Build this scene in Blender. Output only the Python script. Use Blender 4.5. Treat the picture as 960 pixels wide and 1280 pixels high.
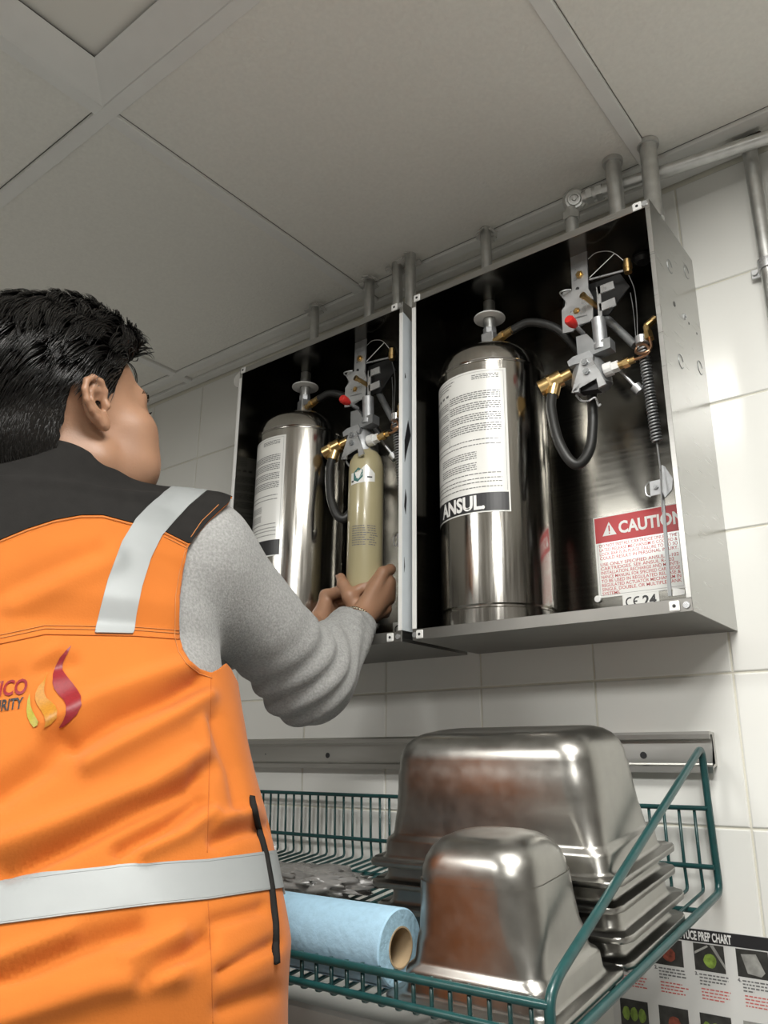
import bpy, bmesh, math, random
import numpy as np
from mathutils import Vector, Matrix
from mathutils.bvhtree import BVHTree
random.seed(7); rng = np.random.default_rng(7)
for _o in list(bpy.data.objects): bpy.data.objects.remove(_o)
SC = bpy.context.scene
COL = SC.collection
PI = math.pi

# ---------------------------------------------------------------- camera
CAM = Vector((0.316, -1.1735, 1.4724))
CR = Vector((0.7860, 0.6182, 0.0097)); CU = Vector((0.1796, -0.2433, 0.9532)); CF = Vector((-0.5916, 0.7474, 0.3022))
FPX = 1004.19
cd = bpy.data.cameras.new('camera'); cam = bpy.data.objects.new('camera', cd); COL.objects.link(cam)
cd.sensor_fit = 'VERTICAL'; cd.sensor_height = 36.0; cd.lens = FPX / 1280 * 36.0; cd.clip_start = 0.02
m3 = Matrix((CR, CU, -CF)).transposed().to_quaternion().to_matrix()
cam.matrix_world = Matrix.Translation(CAM) @ m3.to_4x4()
SC.camera = cam

# ---------------------------------------------------------------- world, exposure
vs = SC.view_settings
vs.view_transform = 'Standard'; vs.look = 'None'; vs.gamma = 1.0; vs.exposure = 0.34; vs.use_curve_mapping = False
wd = bpy.data.worlds.new('world'); SC.world = wd; wd.use_nodes = True
wd.node_tree.nodes['Background'].inputs[0].default_value = (0.9, 0.92, 1, 1)
wd.node_tree.nodes['Background'].inputs[1].default_value = 0.02
LAMPS = [  # ceiling panels that are switched on: x, y, watts
    (0.287, -0.977, 14.0), (0.897, -2.197, 22.0), (-0.933, -2.197, 24.0)]
CEIL = 2.408
FLOOR = 0.25

def ray(px, py):
    return CF + CR * ((px - 480) / FPX) + CU * ((640 - py) / FPX)
def at(px, py, y):                 # the point on the upright plane at depth y seen at that pixel
    d = ray(px, py); return CAM + d * ((y - CAM.y) / d.y)
def dp(px, py, d):                 # the point d metres into the view
    return CAM + ray(px, py) * d
def chart(V):                      # (n,3) -> pixel coordinates and depth
    A = np.asarray(V, float) - np.array(CAM); z = A @ np.array(CF)
    return 480 + FPX * (A @ np.array(CR)) / z, 640 - FPX * (A @ np.array(CU)) / z, z

# ---------------------------------------------------------------- materials
def mat(name, col, rough=0.5, metal=0.0, noise=0.0, nscale=20, bump=0.0, bscale=60, stretch=None, coat=0.0, sss=0.0,
        emit=None, alpha=None, trans=0.0, rvar=0.0, spec=None, sheen=0.0, detail=4):
    m = bpy.data.materials.new(name); m.use_nodes = True
    nt = m.node_tree; N = nt.nodes; L = nt.links; b = N['Principled BSDF']
    b.inputs['Base Color'].default_value = (*col, 1); b.inputs['Roughness'].default_value = rough
    b.inputs['Metallic'].default_value = metal
    if coat: b.inputs['Coat Weight'].default_value = coat; b.inputs['Coat Roughness'].default_value = 0.08
    if spec is not None: b.inputs['Specular IOR Level'].default_value = spec
    if sheen: b.inputs['Sheen Weight'].default_value = sheen
    if sss:
        b.inputs['Subsurface Weight'].default_value = sss; b.inputs['Subsurface Radius'].default_value = (0.008, 0.003, 0.0015)
        b.inputs['Subsurface Scale'].default_value = 1.0
    if trans: b.inputs['Transmission Weight'].default_value = trans
    if alpha is not None: b.inputs['Alpha'].default_value = alpha
    if emit: b.inputs['Emission Color'].default_value = (*emit[0], 1); b.inputs['Emission Strength'].default_value = emit[1]
    tc = N.new('ShaderNodeTexCoord'); mp = N.new('ShaderNodeMapping'); L.new(tc.outputs['Object'], mp.inputs[0])
    if stretch: mp.inputs['Scale'].default_value = stretch
    if noise or rvar:
        n = N.new('ShaderNodeTexNoise'); n.inputs['Scale'].default_value = nscale; n.inputs['Detail'].default_value = detail
        L.new(mp.outputs[0], n.inputs['Vector'])
        if noise:
            mx = N.new('ShaderNodeMix'); mx.data_type = 'RGBA'
            mx.inputs['A'].default_value = (*[max(0, c * (1 - noise)) for c in col], 1)
            mx.inputs['B'].default_value = (*[min(1, c * (1 + noise)) for c in col], 1)
            rm = N.new('ShaderNodeMapRange'); rm.inputs['From Min'].default_value = 0.3; rm.inputs['From Max'].default_value = 0.7
            L.new(n.outputs['Fac'], rm.inputs['Value']); L.new(rm.outputs[0], mx.inputs['Factor'])
            L.new(mx.outputs['Result'], b.inputs['Base Color'])
        if rvar:
            mr = N.new('ShaderNodeMapRange'); mr.inputs['From Min'].default_value = 0.3; mr.inputs['From Max'].default_value = 0.7
            mr.inputs['To Min'].default_value = max(0.02, rough - rvar); mr.inputs['To Max'].default_value = rough + rvar
            L.new(n.outputs['Fac'], mr.inputs['Value']); L.new(mr.outputs[0], b.inputs['Roughness'])
    if bump:
        n2 = N.new('ShaderNodeTexNoise'); n2.inputs['Scale'].default_value = bscale; n2.inputs['Detail'].default_value = 3
        L.new(mp.outputs[0], n2.inputs['Vector'])
        bp = N.new('ShaderNodeBump'); bp.inputs['Strength'].default_value = bump; bp.inputs['Distance'].default_value = 0.002
        L.new(n2.outputs['Fac'], bp.inputs['Height']); L.new(bp.outputs[0], b.inputs['Normal'])
    return m
M = {}
M['tile'] = mat('glazed_tile', (0.80, 0.80, 0.765), 0.16, bump=0.12, bscale=7, noise=0.02, nscale=3)
M['grout'] = mat('grout', (0.70, 0.68, 0.59), 0.85, bump=0.3, bscale=300)
M['plaster'] = mat('plaster', (0.26, 0.25, 0.235), 0.7, bump=0.1, bscale=80)
M['floor'] = mat('floor_tile', (0.34, 0.335, 0.325), 0.45, noise=0.15, nscale=5)
M['ceiltile'] = mat('vinyl_ceiling_tile', (0.79, 0.78, 0.73), 0.6, bump=0.55, bscale=190, noise=0.03, nscale=160)
M['tee'] = mat('ceiling_tee', (0.76, 0.76, 0.735), 0.42, noise=0.03)
M['lensoff'] = mat('lamp_lens_unlit', (0.74, 0.73, 0.68), 0.4)
M['lenson'] = mat('lamp_lens_lit', (0.9, 0.9, 0.88), 0.4, emit=((1, 0.97, 0.9), 6.0))
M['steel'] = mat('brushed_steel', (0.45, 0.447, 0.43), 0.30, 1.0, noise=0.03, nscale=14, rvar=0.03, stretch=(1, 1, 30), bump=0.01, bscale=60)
M['steelx'] = mat('inside_steel_painted_shade', (0.135, 0.131, 0.118), 0.19, 1.0, noise=0.03, nscale=10, rvar=0.03, stretch=(1, 1, 24), bump=0.008, bscale=50)  # cabinet steel again, the interior's shade put into its colour
M['tank'] = mat('polished_steel', (0.52, 0.50, 0.465), 0.155, 1.0, noise=0.05, nscale=9, rvar=0.05, stretch=(30, 30, 1.0), bump=0.015, bscale=20)
M['pan'] = mat('worn_pan_steel', (0.345, 0.337, 0.315), 0.32, 1.0, noise=0.06, nscale=60, rvar=0.04, detail=8)
M['steelshade'] = mat('steel_painted_shade', (0.26, 0.255, 0.24), 0.45, 1.0, noise=0.05, nscale=20)  # cabinet steel for underside and bottom lip, shade darkened into the colour
M['rail'] = mat('rail_steel', (0.60, 0.595, 0.57), 0.32, 1.0, noise=0.06, nscale=30, rvar=0.05, stretch=(.1, 1, 1))
M['zinc'] = mat('zinc_plate', (0.58, 0.59, 0.60), 0.32, 0.75, noise=0.10, nscale=45, rvar=0.08)
M['zincd'] = mat('dull_zinc', (0.33, 0.34, 0.345), 0.5, 0.85, noise=0.14, nscale=40, rvar=0.08)
M['galv'] = mat('galvanised_pipe', (0.60, 0.605, 0.59), 0.36, 0.9, noise=0.12, nscale=50, rvar=0.08)
M['cast'] = mat('cast_metal', (0.42, 0.43, 0.44), 0.5, 0.75, noise=0.12, nscale=70, bump=0.2, bscale=150)
M['brass'] = mat('brass', (0.72, 0.50, 0.22), 0.30, 1.0, noise=0.12, nscale=60)
M['copper'] = mat('copper', (0.70, 0.42, 0.26), 0.35, 1.0)
M['black'] = mat('black_rubber', (0.018, 0.018, 0.017), 0.45, noise=0.1, nscale=60)
M['dark'] = mat('dark_metal', (0.03, 0.03, 0.03), 0.4, 0.5)
M['red'] = mat('red_plastic', (0.62, 0.025, 0.02), 0.4)
M['film'] = mat('white_film', (0.80, 0.80, 0.78), 0.45, noise=0.05, nscale=15)
M['filmblue'] = mat('bluish_film', (0.66, 0.71, 0.74), 0.4, noise=0.06, nscale=15)
M['labelw'] = mat('label_white', (0.76, 0.76, 0.73), 0.30, coat=0.3)
M['print'] = mat('grey_print', (0.16, 0.16, 0.16), 0.5)
M['ink'] = mat('black_ink', (0.02, 0.02, 0.022), 0.4)
M['white'] = mat('white_ink', (0.82, 0.82, 0.80), 0.4)
M['cred'] = mat('caution_red', (0.50, 0.03, 0.035), 0.38)
M['cart'] = mat('olive_paint', (0.42, 0.37, 0.22), 0.28, noise=0.05, nscale=15, coat=0.4)
M['teal'] = mat('dark_green_ink', (0.02, 0.13, 0.12), 0.4)
M['wire'] = mat('green_epoxy', (0.008, 0.056, 0.056), 0.35, noise=0.15, nscale=70, coat=0.2)
M['paper'] = mat('blue_paper', (0.33, 0.52, 0.66), 0.85, noise=0.05, nscale=130, bump=0.5, bscale=120)
M['paperend'] = mat('blue_paper_edge', (0.30, 0.47, 0.58), 0.9, noise=0.16, nscale=160, bump=0.5, bscale=200)
M['card'] = mat('cardboard', (0.40, 0.29, 0.17), 0.85, noise=0.08, nscale=50)
M['poster'] = mat('poster_paper', (0.66, 0.66, 0.64), 0.3)
M['pred'] = mat('poster_red_ink', (0.62, 0.16, 0.14), 0.5)
M['photodark'] = mat('photo_dark', (0.035, 0.035, 0.032), 0.4, noise=0.5, nscale=60)
M['photogrey'] = mat('photo_grey', (0.30, 0.30, 0.28), 0.4, noise=0.35, nscale=70)
M['lettuce'] = mat('photo_green', (0.20, 0.30, 0.05), 0.4, noise=0.4, nscale=160)
M['photored'] = mat('photo_brown', (0.20, 0.05, 0.03), 0.4, noise=0.5, nscale=150)
M['bag'] = mat('clear_bag', (0.45, 0.44, 0.42), 0.20, noise=0.2, nscale=30, trans=0.6)
M['pvc'] = mat('white_pvc', (0.62, 0.61, 0.58), 0.4)
M['box'] = mat('pale_grey_box', (0.50, 0.50, 0.47), 0.45, noise=0.04)

# ---------------------------------------------------------------- mesh helpers
def link(name, me, m, parent=None, smooth=False):
    o = bpy.data.objects.new(name, me); COL.objects.link(o)
    if m is not None: me.materials.append(M[m] if isinstance(m, str) else m)
    if smooth:
        me.polygons.foreach_set('use_smooth', [True] * len(me.polygons))
    if parent is not None:
        o.parent = parent
        o.matrix_parent_inverse = Matrix.Identity(4)
    return o
def off(parent):                    # world location of a thing's Empty (parents here are never rotated unless said)
    v = Vector((0, 0, 0))
    while parent is not None: v = v + parent.location; parent = parent.parent
    return v
def fin(name, bm, m, parent=None, smooth=False, autos=None, local=False):
    """bm in world coordinates -> one mesh object under parent"""
    if parent is not None and not local: bmesh.ops.translate(bm, verts=bm.verts, vec=-off(parent))
    bmesh.ops.recalc_face_normals(bm, faces=bm.faces)
    me = bpy.data.meshes.new(name); bm.to_mesh(me); bm.free()
    o = link(name, me, m, parent, smooth)
    if autos is not None:
        me.polygons.foreach_set('use_smooth', [True] * len(me.polygons))
        me.set_sharp_from_angle(angle=math.radians(autos))
    return o
def pydata(name, V, Fc, m, parent=None, smooth=False):
    o_ = np.array(off(parent)) if parent is not None else np.zeros(3)
    me = bpy.data.meshes.new(name); me.from_pydata((np.asarray(V, float) - o_).tolist(), [], [list(map(int, f)) for f in Fc]); me.update()
    return link(name, me, m, parent, smooth)
def thing(name, label, cat, loc=(0, 0, 0), group=None):
    o = bpy.data.objects.new(name, None); COL.objects.link(o); o.location = loc; o.empty_display_size = 0.05
    o['label'] = label; o['category'] = cat
    if group: o['group'] = group
    return o
def tag(o, label, cat, group=None):
    o['label'] = label; o['category'] = cat
    if group: o['group'] = group
    return o
def struct(o): o['kind'] = 'structure'; return o
def kids(o): return [c for c in bpy.data.objects if c.parent == o]
def copy_tree(o, dloc, label=None, parent=None):
    c = o.copy(); COL.objects.link(c); c.parent = parent
    if parent is None: c.location = o.location + Vector(dloc)
    if label: c['label'] = label
    for k in CH.get(o.name, []): copy_tree(k, dloc, None, c)
    return c
CH = {}
def index_children():
    CH.clear()
    for o in bpy.data.objects:
        if o.parent: CH.setdefault(o.parent.name, []).append(o)
def B(): return bmesh.new()
def box(bm, x0, x1, y0, y1, z0, z1, bev=0.0, seg=1):
    r = bmesh.ops.create_cube(bm, size=1); vs_ = r['verts']
    for v in vs_:
        v.co = Vector((x0 + (v.co.x + .5) * (x1 - x0), y0 + (v.co.y + .5) * (y1 - y0), z0 + (v.co.z + .5) * (z1 - z0)))
    if bev:
        es = list({e for v in vs_ for e in v.link_edges})
        bmesh.ops.bevel(bm, geom=es, offset=bev, segments=seg, affect='EDGES', profile=0.5)
def obox(bm, c, ax, ay, az, hx, hy, hz):      # oriented box
    c = Vector(c); vv = []
    for sx in (-1, 1):
        for sy in (-1, 1):
            for sz in (-1, 1): vv.append(bm.verts.new(c + ax * (sx * hx) + ay * (sy * hy) + az * (sz * hz)))
    for f in ((0, 1, 3, 2), (4, 6, 7, 5), (0, 4, 5, 1), (2, 3, 7, 6), (0, 2, 6, 4), (1, 5, 7, 3)): bm.faces.new([vv[i] for i in f])
def tube(bm, pts, r, n=10, cap=True, closed=False):
    pts = [Vector(p) for p in pts]; k = len(pts); rr = r if isinstance(r, (list, tuple)) else [r] * k
    T = []
    for i in range(k):
        if closed: t = pts[(i + 1) % k] - pts[i - 1]
        else: t = pts[min(i + 1, k - 1)] - pts[max(i - 1, 0)]
        T.append(t.normalized())
    a = T[0].orthogonal().normalized(); rings = []
    for i in range(k):
        a = (a - T[i] * a.dot(T[i])); a = a.normalized() if a.length > 1e-6 else T[i].orthogonal().normalized()
        b = T[i].cross(a)
        rings.append([bm.verts.new(pts[i] + (a * math.cos(2 * PI * j / n) + b * math.sin(2 * PI * j / n)) * rr[i]) for j in range(n)])
    for i in range(k - (0 if closed else 1)):
        A, Bq = rings[i], rings[(i + 1) % k]
        for j in range(n): bm.faces.new((A[j], A[(j + 1) % n], Bq[(j + 1) % n], Bq[j]))
    if cap and not closed: bm.faces.new(rings[0][::-1]); bm.faces.new(rings[-1])
def cyl(bm, a, b, r, n=16, r2=None): tube(bm, [a, b], [r, r if r2 is None else r2], n)
def arc_pts(p0, c, p1, n=8):        # quadratic curve
    p0, c, p1 = Vector(p0), Vector(c), Vector(p1)
    return [p0 * (1 - t) ** 2 + c * (2 * t * (1 - t)) + p1 * t * t for t in [i / n for i in range(n + 1)]]
def spline(P, n=8):                 # Catmull-Rom through points
    P = [Vector(p) for p in P]; Q = [P[0] * 2 - P[1]] + P + [P[-1] * 2 - P[-2]]; out = []
    for i in range(1, len(Q) - 2):
        for j in range(n):
            t = j / n; a, b, c, d = Q[i - 1], Q[i], Q[i + 1], Q[i + 2]
            out.append(0.5 * ((2 * b) + (c - a) * t + (2 * a - 5 * b + 4 * c - d) * t * t + (3 * b - a - 3 * c + d) * t ** 3))
    out.append(P[-1]); return out
def fillet(P, r, n=5):              # polyline with rounded corners
    P = [Vector(p) for p in P]; out = [P[0]]
    for i in range(1, len(P) - 1):
        a = (P[i - 1] - P[i]); b = (P[i + 1] - P[i]); ra = min(r, a.length * .48, b.length * .48)
        out += arc_pts(P[i] + a.normalized() * ra, P[i], P[i] + b.normalized() * ra, n)
    return out + [P[-1]]
def lathe(bm, prof, c, n=48, axis=Vector((0, 0, 1)), ref=None):
    """prof = [(radius, height)], revolved round axis through c"""
    c = Vector(c); axis = Vector(axis).normalized(); a = (Vector(ref) if ref else axis.orthogonal()).normalized(); b = axis.cross(a); rings = []
    for (r, h) in prof:
        if r < 1e-6: rings.append([bm.verts.new(c + axis * h)])
        else: rings.append([bm.verts.new(c + axis * h + (a * math.cos(2 * PI * j / n) + b * math.sin(2 * PI * j / n)) * r) for j in range(n)])
    for A, Bq in zip(rings[:-1], rings[1:]):
        for j in range(n):
            k = (j + 1) % n
            if len(A) == 1 and len(Bq) == 1: continue
            if len(A) == 1: bm.faces.new((A[0], Bq[k], Bq[j]))
            elif len(Bq) == 1: bm.faces.new((A[j], A[k], Bq[0]))
            else: bm.faces.new((A[j], A[k], Bq[k], Bq[j]))
def prism(bm, poly, origin, ux, uy, th):     # polygon in the (ux, uy) plane, extruded by vector th
    o_ = Vector(origin); ux, uy, th = Vector(ux), Vector(uy), Vector(th)
    a = [bm.verts.new(o_ + ux * p[0] + uy * p[1]) for p in poly]; b = [bm.verts.new(v.co + th) for v in a]
    k = len(poly)
    f1 = bm.faces.new(a); f2 = bm.faces.new(b[::-1])
    for i in range(k): bm.faces.new((a[i], b[i], b[(i + 1) % k], a[(i + 1) % k]))
    bmesh.ops.triangulate(bm, faces=[f1, f2])
def sheet(bm, pts, th):              # world polygon extruded by th
    pts = [Vector(p) for p in pts]; th = Vector(th)
    a = [bm.verts.new(p) for p in pts]; b = [bm.verts.new(p + th) for p in pts]; k = len(pts)
    f1 = bm.faces.new(a); f2 = bm.faces.new(b[::-1])
    for i in range(k): bm.faces.new((a[i], b[i], b[(i + 1) % k], a[(i + 1) % k]))
    bmesh.ops.triangulate(bm, faces=[f1, f2])
_txt = {}
def text2d(s, size, bold=0.0, align='LEFT', sx=1.0, space=1.0, res=3):
    """letters as a flat mesh: (verts (n,2), faces)"""
    key = (s, size, bold, align, sx, space)
    if key in _txt: return _txt[key]
    cu = bpy.data.curves.new('t', 'FONT'); cu.body = s; cu.size = size; cu.offset = bold; cu.align_x = align; cu.resolution_u = res; cu.space_character = space
    ob = bpy.data.objects.new('t', cu); COL.objects.link(ob)
    dg = bpy.context.evaluated_depsgraph_get(); me = bpy.data.meshes.new_from_object(ob.evaluated_get(dg))
    V = np.array([(v.co.x * sx, v.co.y) for v in me.vertices]).reshape(-1, 2); Fc = [tuple(p.vertices) for p in me.polygons]
    bpy.data.objects.remove(ob); bpy.data.curves.remove(cu); bpy.data.meshes.remove(me)
    _txt[key] = (V, Fc); return V, Fc
def text_width(s, size, bold=0.0, sx=1.0): V, _ = text2d(s, size, bold, 'LEFT', sx); return V[:, 0].max() if len(V) else 0
def put_text(bm, s, size, fn, bold=0.0, align='LEFT', sx=1.0, x=0.0, y=0.0, space=1.0):
    """fn maps (u,v) to world"""
    V, Fc = text2d(s, size, bold, align, sx, space); vv = [bm.verts.new(fn(p[0] + x, p[1] + y)) for p in V]
    for f in Fc:
        try: bm.faces.new([vv[i] for i in f])
        except ValueError: pass
def quad(bm, fn, u0, u1, v0, v1, nu=1):
    for i in range(nu):
        a = u0 + (u1 - u0) * i / nu; b = u0 + (u1 - u0) * (i + 1) / nu
        bm.faces.new([bm.verts.new(fn(*p)) for p in ((a, v0), (b, v0), (b, v1), (a, v1))])
def keep(name, bm, m, parent, smooth=False):       # flat print: normals left as they are
    bmesh.ops.translate(bm, verts=bm.verts, vec=-off(parent))
    me = bpy.data.meshes.new(name); bm.to_mesh(me); bm.free(); return link(name, me, m, parent, smooth)

# ================================================================ THE ROOM
XL, XR, YB = -2.9, 1.9, -3.6
bm = B(); box(bm, XL, XR, YB, 0.1, FLOOR - 0.05, FLOOR); struct(fin('floor', bm, 'floor'))
bm = B(); box(bm, XL - .05, XL, YB, 0.1, FLOOR, CEIL + .1); struct(fin('wall_left', bm, 'plaster'))
bm = B(); box(bm, XR, XR + .05, YB, 0.1, FLOOR, CEIL + .1); struct(fin('wall_right', bm, 'plaster'))
bm = B(); box(bm, XL, XR, YB - .05, YB, FLOOR, CEIL + .1); struct(fin('wall_front', bm, 'plaster'))
# tiled wall: grout bed with one slab per tile
bm = B(); box(bm, XL, XR, 0.0022, 0.08, FLOOR, CEIL + .1); wall = struct(fin('wall_back', bm, 'grout'))
TW, TH = 0.20148, 0.2
def tile_mesh(w, h):
    bm = B(); g, b = 0.0014, 0.0016
    ox0, ox1, oz0, oz1 = g, w - g, g, h - g
    A = [bm.verts.new((x, 0.0042, z)) for x, z in ((ox0, oz0), (ox1, oz0), (ox1, oz1), (ox0, oz1))]
    Bm = [bm.verts.new((x, 0.0012, z)) for x, z in ((ox0, oz0), (ox1, oz0), (ox1, oz1), (ox0, oz1))]
    Cc = [bm.verts.new((x, 0.0, z)) for x, z in ((ox0 + b, oz0 + b), (ox1 - b, oz0 + b), (ox1 - b, oz1 - b), (ox0 + b, oz1 - b))]
    for P, Q in ((A, Bm), (Bm, Cc)):
        for i in range(4): bm.faces.new((P[i], P[(i + 1) % 4], Q[(i + 1) % 4], Q[i]))
    bm.faces.new(Cc); bmesh.ops.recalc_face_normals(bm, faces=bm.faces)
    me = bpy.data.meshes.new('tile'); bm.to_mesh(me); bm.free(); me.materials.append(M['tile']); return me
tme = tile_mesh(TW, TH)
for i in range(-14, 9):
    for k in range(-7, 4):
        if i < -10 and k < -4: continue
        o = bpy.data.objects.new('tile', tme); COL.objects.link(o); o.parent = wall
        o.location = (i * TW, random.uniform(-.0002, .0002), 1.6 + k * TH)
        o.rotation_euler = (random.uniform(-.0012, .0012), 0, random.uniform(-.0012, .0012))
# suspended ceiling: void board, tees, panels, wall angle
bm = B(); box(bm, XL, XR, YB, 0.1, CEIL + .03, CEIL + .06); ceil = struct(fin('ceiling', bm, 'plaster'))
GX = [-0.018 + 0.61 * i for i in range(-4, 4)]; GY = [-0.061 - 0.61 * j for j in range(0, 6)]
for y in GY:
    bm = B(); box(bm, XL, XR, y - .012, y + .012, CEIL, CEIL + .008, .0012); fin('tee', bm, 'tee', ceil)
for x in GX:
    bm = B(); box(bm, x - .012, x + .012, YB, 0, CEIL + .0004, CEIL + .0082, .0012); fin('cross_tee', bm, 'tee', ceil)
bm = B(); box(bm, XL, XR, -.022, -.0005, CEIL - .0006, CEIL + .008, .001); fin('wall_angle', bm, 'tee', ceil)
lamp_cells = {}
for i in range(-1, len(GX)):
    for j in range(-1, len(GY)):
        x0 = (GX[i] if i >= 0 else XL - .012) + .0125; x1 = (GX[i + 1] if i + 1 < len(GX) else XR + .012) - .0125
        y1 = (GY[j] if j >= 0 else -.0095) - .0125; y0 = (GY[j + 1] if j + 1 < len(GY) else YB - .012) + .0125
        cx, cy = (x0 + x1) / 2, (y0 + y1) / 2
        hit = [l for l in LAMPS if abs(l[0] - cx) < .2 and abs(l[1] - cy) < .2]
        if hit or (abs(cx + .323) < .1 and abs(cy + .976) < .1):
            lamp_cells[(i, j)] = (x0, x1, y0, y1, hit[0][2] if hit else 0); continue
        bm = B(); box(bm, x0, x1, y0, y1, CEIL + .0065, CEIL + .02, .0015); fin('ceiling_panel', bm, 'ceiltile', ceil)
def troffer(x0, x1, y0, y1, watts, label):
    cx, cy = (x0 + x1) / 2, (y0 + y1) / 2
    t = thing('ceiling_light', label, 'ceiling light', (cx, cy, CEIL))
    w = .048; z0, z1 = CEIL + .001, CEIL + .022
    bm = B()
    O = [bm.verts.new(p) for p in ((x0, y0, z0), (x1, y0, z0), (x1, y1, z0), (x0, y1, z0))]
    I = [bm.verts.new(p) for p in ((x0 + w, y0 + w, z1), (x1 - w, y0 + w, z1), (x1 - w, y1 - w, z1), (x0 + w, y1 - w, z1))]
    T = [bm.verts.new((v.co.x, v.co.y, z1 + .012)) for v in O]
    for i in range(4):
        k = (i + 1) % 4; bm.faces.new((O[i], O[k], I[k], I[i])); bm.faces.new((O[k], O[i], T[i], T[k]))
    fin('frame', bm, 'tee', t)
    bm = B(); box(bm, x0 + w - .004, x1 - w + .004, y0 + w - .004, y1 - w + .004, z1 + .006, z1 + .012)
    fin('diffuser', bm, 'lenson' if watts else 'lensoff', t)
    if watts:
        ld = bpy.data.lights.new('panel_light', 'AREA'); ld.shape = 'RECTANGLE'; ld.size = x1 - x0 - 2 * w; ld.size_y = y1 - y0 - 2 * w
        ld.energy = watts; ld.color = (1.0, 0.99, 0.955)
        lo = bpy.data.objects.new('panel_light', ld); COL.objects.link(lo); lo.parent = t; lo.location = (0, 0, .020)
names = {0: 'unlit square ceiling light with a grey diffuser, above the man\'s head'}
for (i, j), (x0, x1, y0, y1, w) in lamp_cells.items():
    if not w: troffer(x0, x1, y0, y1, 0, names[0])
    else:
        l = {0: 'lit square ceiling light nearest the tiled wall, above the camera'}.get(0) if y1 > -1.0 else (
            'lit square ceiling light far from the tiled wall, on the right' if x0 > 0.5 else 'lit square ceiling light far from the tiled wall, on the left')
        troffer(x0, x1, y0, y1, w, l)

# ================================================================ CABINETS
X0, X1, Z0, Z1, YF = -0.4069, 0.0136, 1.6558, 2.2531, -0.1862
DX = -0.4411
t = .0016
cab = thing('wall_cabinet', 'open stainless wall cabinet on the right, with the caution sign on its back panel', 'cabinet', (X0, 0, Z0), 'twin steel equipment cabinets')
def cabinet(t0):
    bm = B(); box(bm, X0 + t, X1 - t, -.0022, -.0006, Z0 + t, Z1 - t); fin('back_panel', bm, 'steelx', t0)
    bm = B(); box(bm, X0, X0 + t, YF, -.0006, Z0, Z1); fin('side_panel', bm, 'steel', t0)
    bm = B(); box(bm, X1 - t, X1, YF, -.0006, Z0, Z1)
    sp = fin('side_panel', bm, 'steel', t0)
    for y, z, r in ((-.124, 2.174, .0105), (-.040, 2.210, .011), (-.122, 2.020, .0105), (-.029, 2.049, .011)):
        bm = B(); pts = [Vector((X1 + .0002, y + r * math.cos(a), z + r * math.sin(a))) for a in [(.3 + i * 5.4 / 16) for i in range(17)]]
        tube(bm, pts, .0006, 5); fin('knockout', bm, 'zincd', sp)
    for y, z, r in ((-.1217, 2.1125, .0042), (-.060, 2.110, .0022), (-.024, 2.1095, .002)):
        bm = B(); cyl(bm, (X1 - .001, y, z), (X1 + .0005, y, z), r, 9); fin('punched_hole', bm, 'dark', sp)
    bm = B(); cyl(bm, (X1, -.0813, 2.111), (X1 + .002, -.0813, 2.111), .005, 6); cyl(bm, (X1, -.0813, 2.111), (X1 + .004, -.0813, 2.111), .0025, 8); fin('bolt', bm, 'zinc', sp)
    bm = B(); box(bm, X0 + t, X1 - t, YF, -.0006, Z1 - t, Z1); fin('top_panel', bm, 'steel', t0)
    bm = B(); box(bm, X0 + t, X1 - t, YF, -.0006, Z0, Z0 + t); fin('bottom_panel', bm, 'steelshade', t0)
    y0, y1 = YF - .0008, YF + .0006
    bm = B(); box(bm, X0, X1, y0, y1, Z1 - .0115, Z1, .0003); fin('top_lip', bm, 'steel', t0)
    bm = B(); box(bm, X0, X1, y0, y1, Z0, Z0 + .0165, .0003); fin('bottom_lip', bm, 'steelshade', t0)
    bm = B(); box(bm, X0, X0 + .0075, y0, y1, Z0 + .0167, Z1 - .0117, .0003); fin('side_lip', bm, 'steel', t0)
    bm = B(); box(bm, X1 - .0068, X1, y0, y1, Z0 + .0167, Z1 - .0117, .0003); fin('side_lip', bm, 'steel', t0)
    for x, z in ((X0 + .011, Z1 - .006), (X1 - .0175, Z1 - .006), (X0 + .014, Z0 + .008), (X1 - .0215, Z0 + .008)):
        bm = B(); box(bm, x - .0065, x + .0065, y0 - .0022, y0 - .0002, z - .0065, z + .0065, .0012); tb = fin('corner_tab', bm, 'film', t0)
        bm = B(); cyl(bm, (x, y0 - .0028, z), (x, y0 - .001, z), .0022, 10); fin('screw_hole', bm, 'ink', tb)
    for x, z in ((X1 - .0065, Z1 - .006), (X1 - .007, Z0 + .008), (X0 + .0045, Z0 + .008)):
        bm = B(); cyl(bm, (x, y0 - .0018, z), (x, y0, z), .0042, 12); fin('rivet', bm, 'zinc', t0)
cabinet(cab)
for o in kids(cab):                      # inside faces take the steel with interior shade painted into its colour
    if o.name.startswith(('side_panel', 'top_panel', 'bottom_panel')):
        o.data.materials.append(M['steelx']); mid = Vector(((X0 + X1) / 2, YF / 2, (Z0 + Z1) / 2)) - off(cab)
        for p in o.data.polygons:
            if abs(p.normal.y) < .5 and p.normal.dot(mid - p.center) > 0 and p.area > .01: p.material_index = 1
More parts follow.
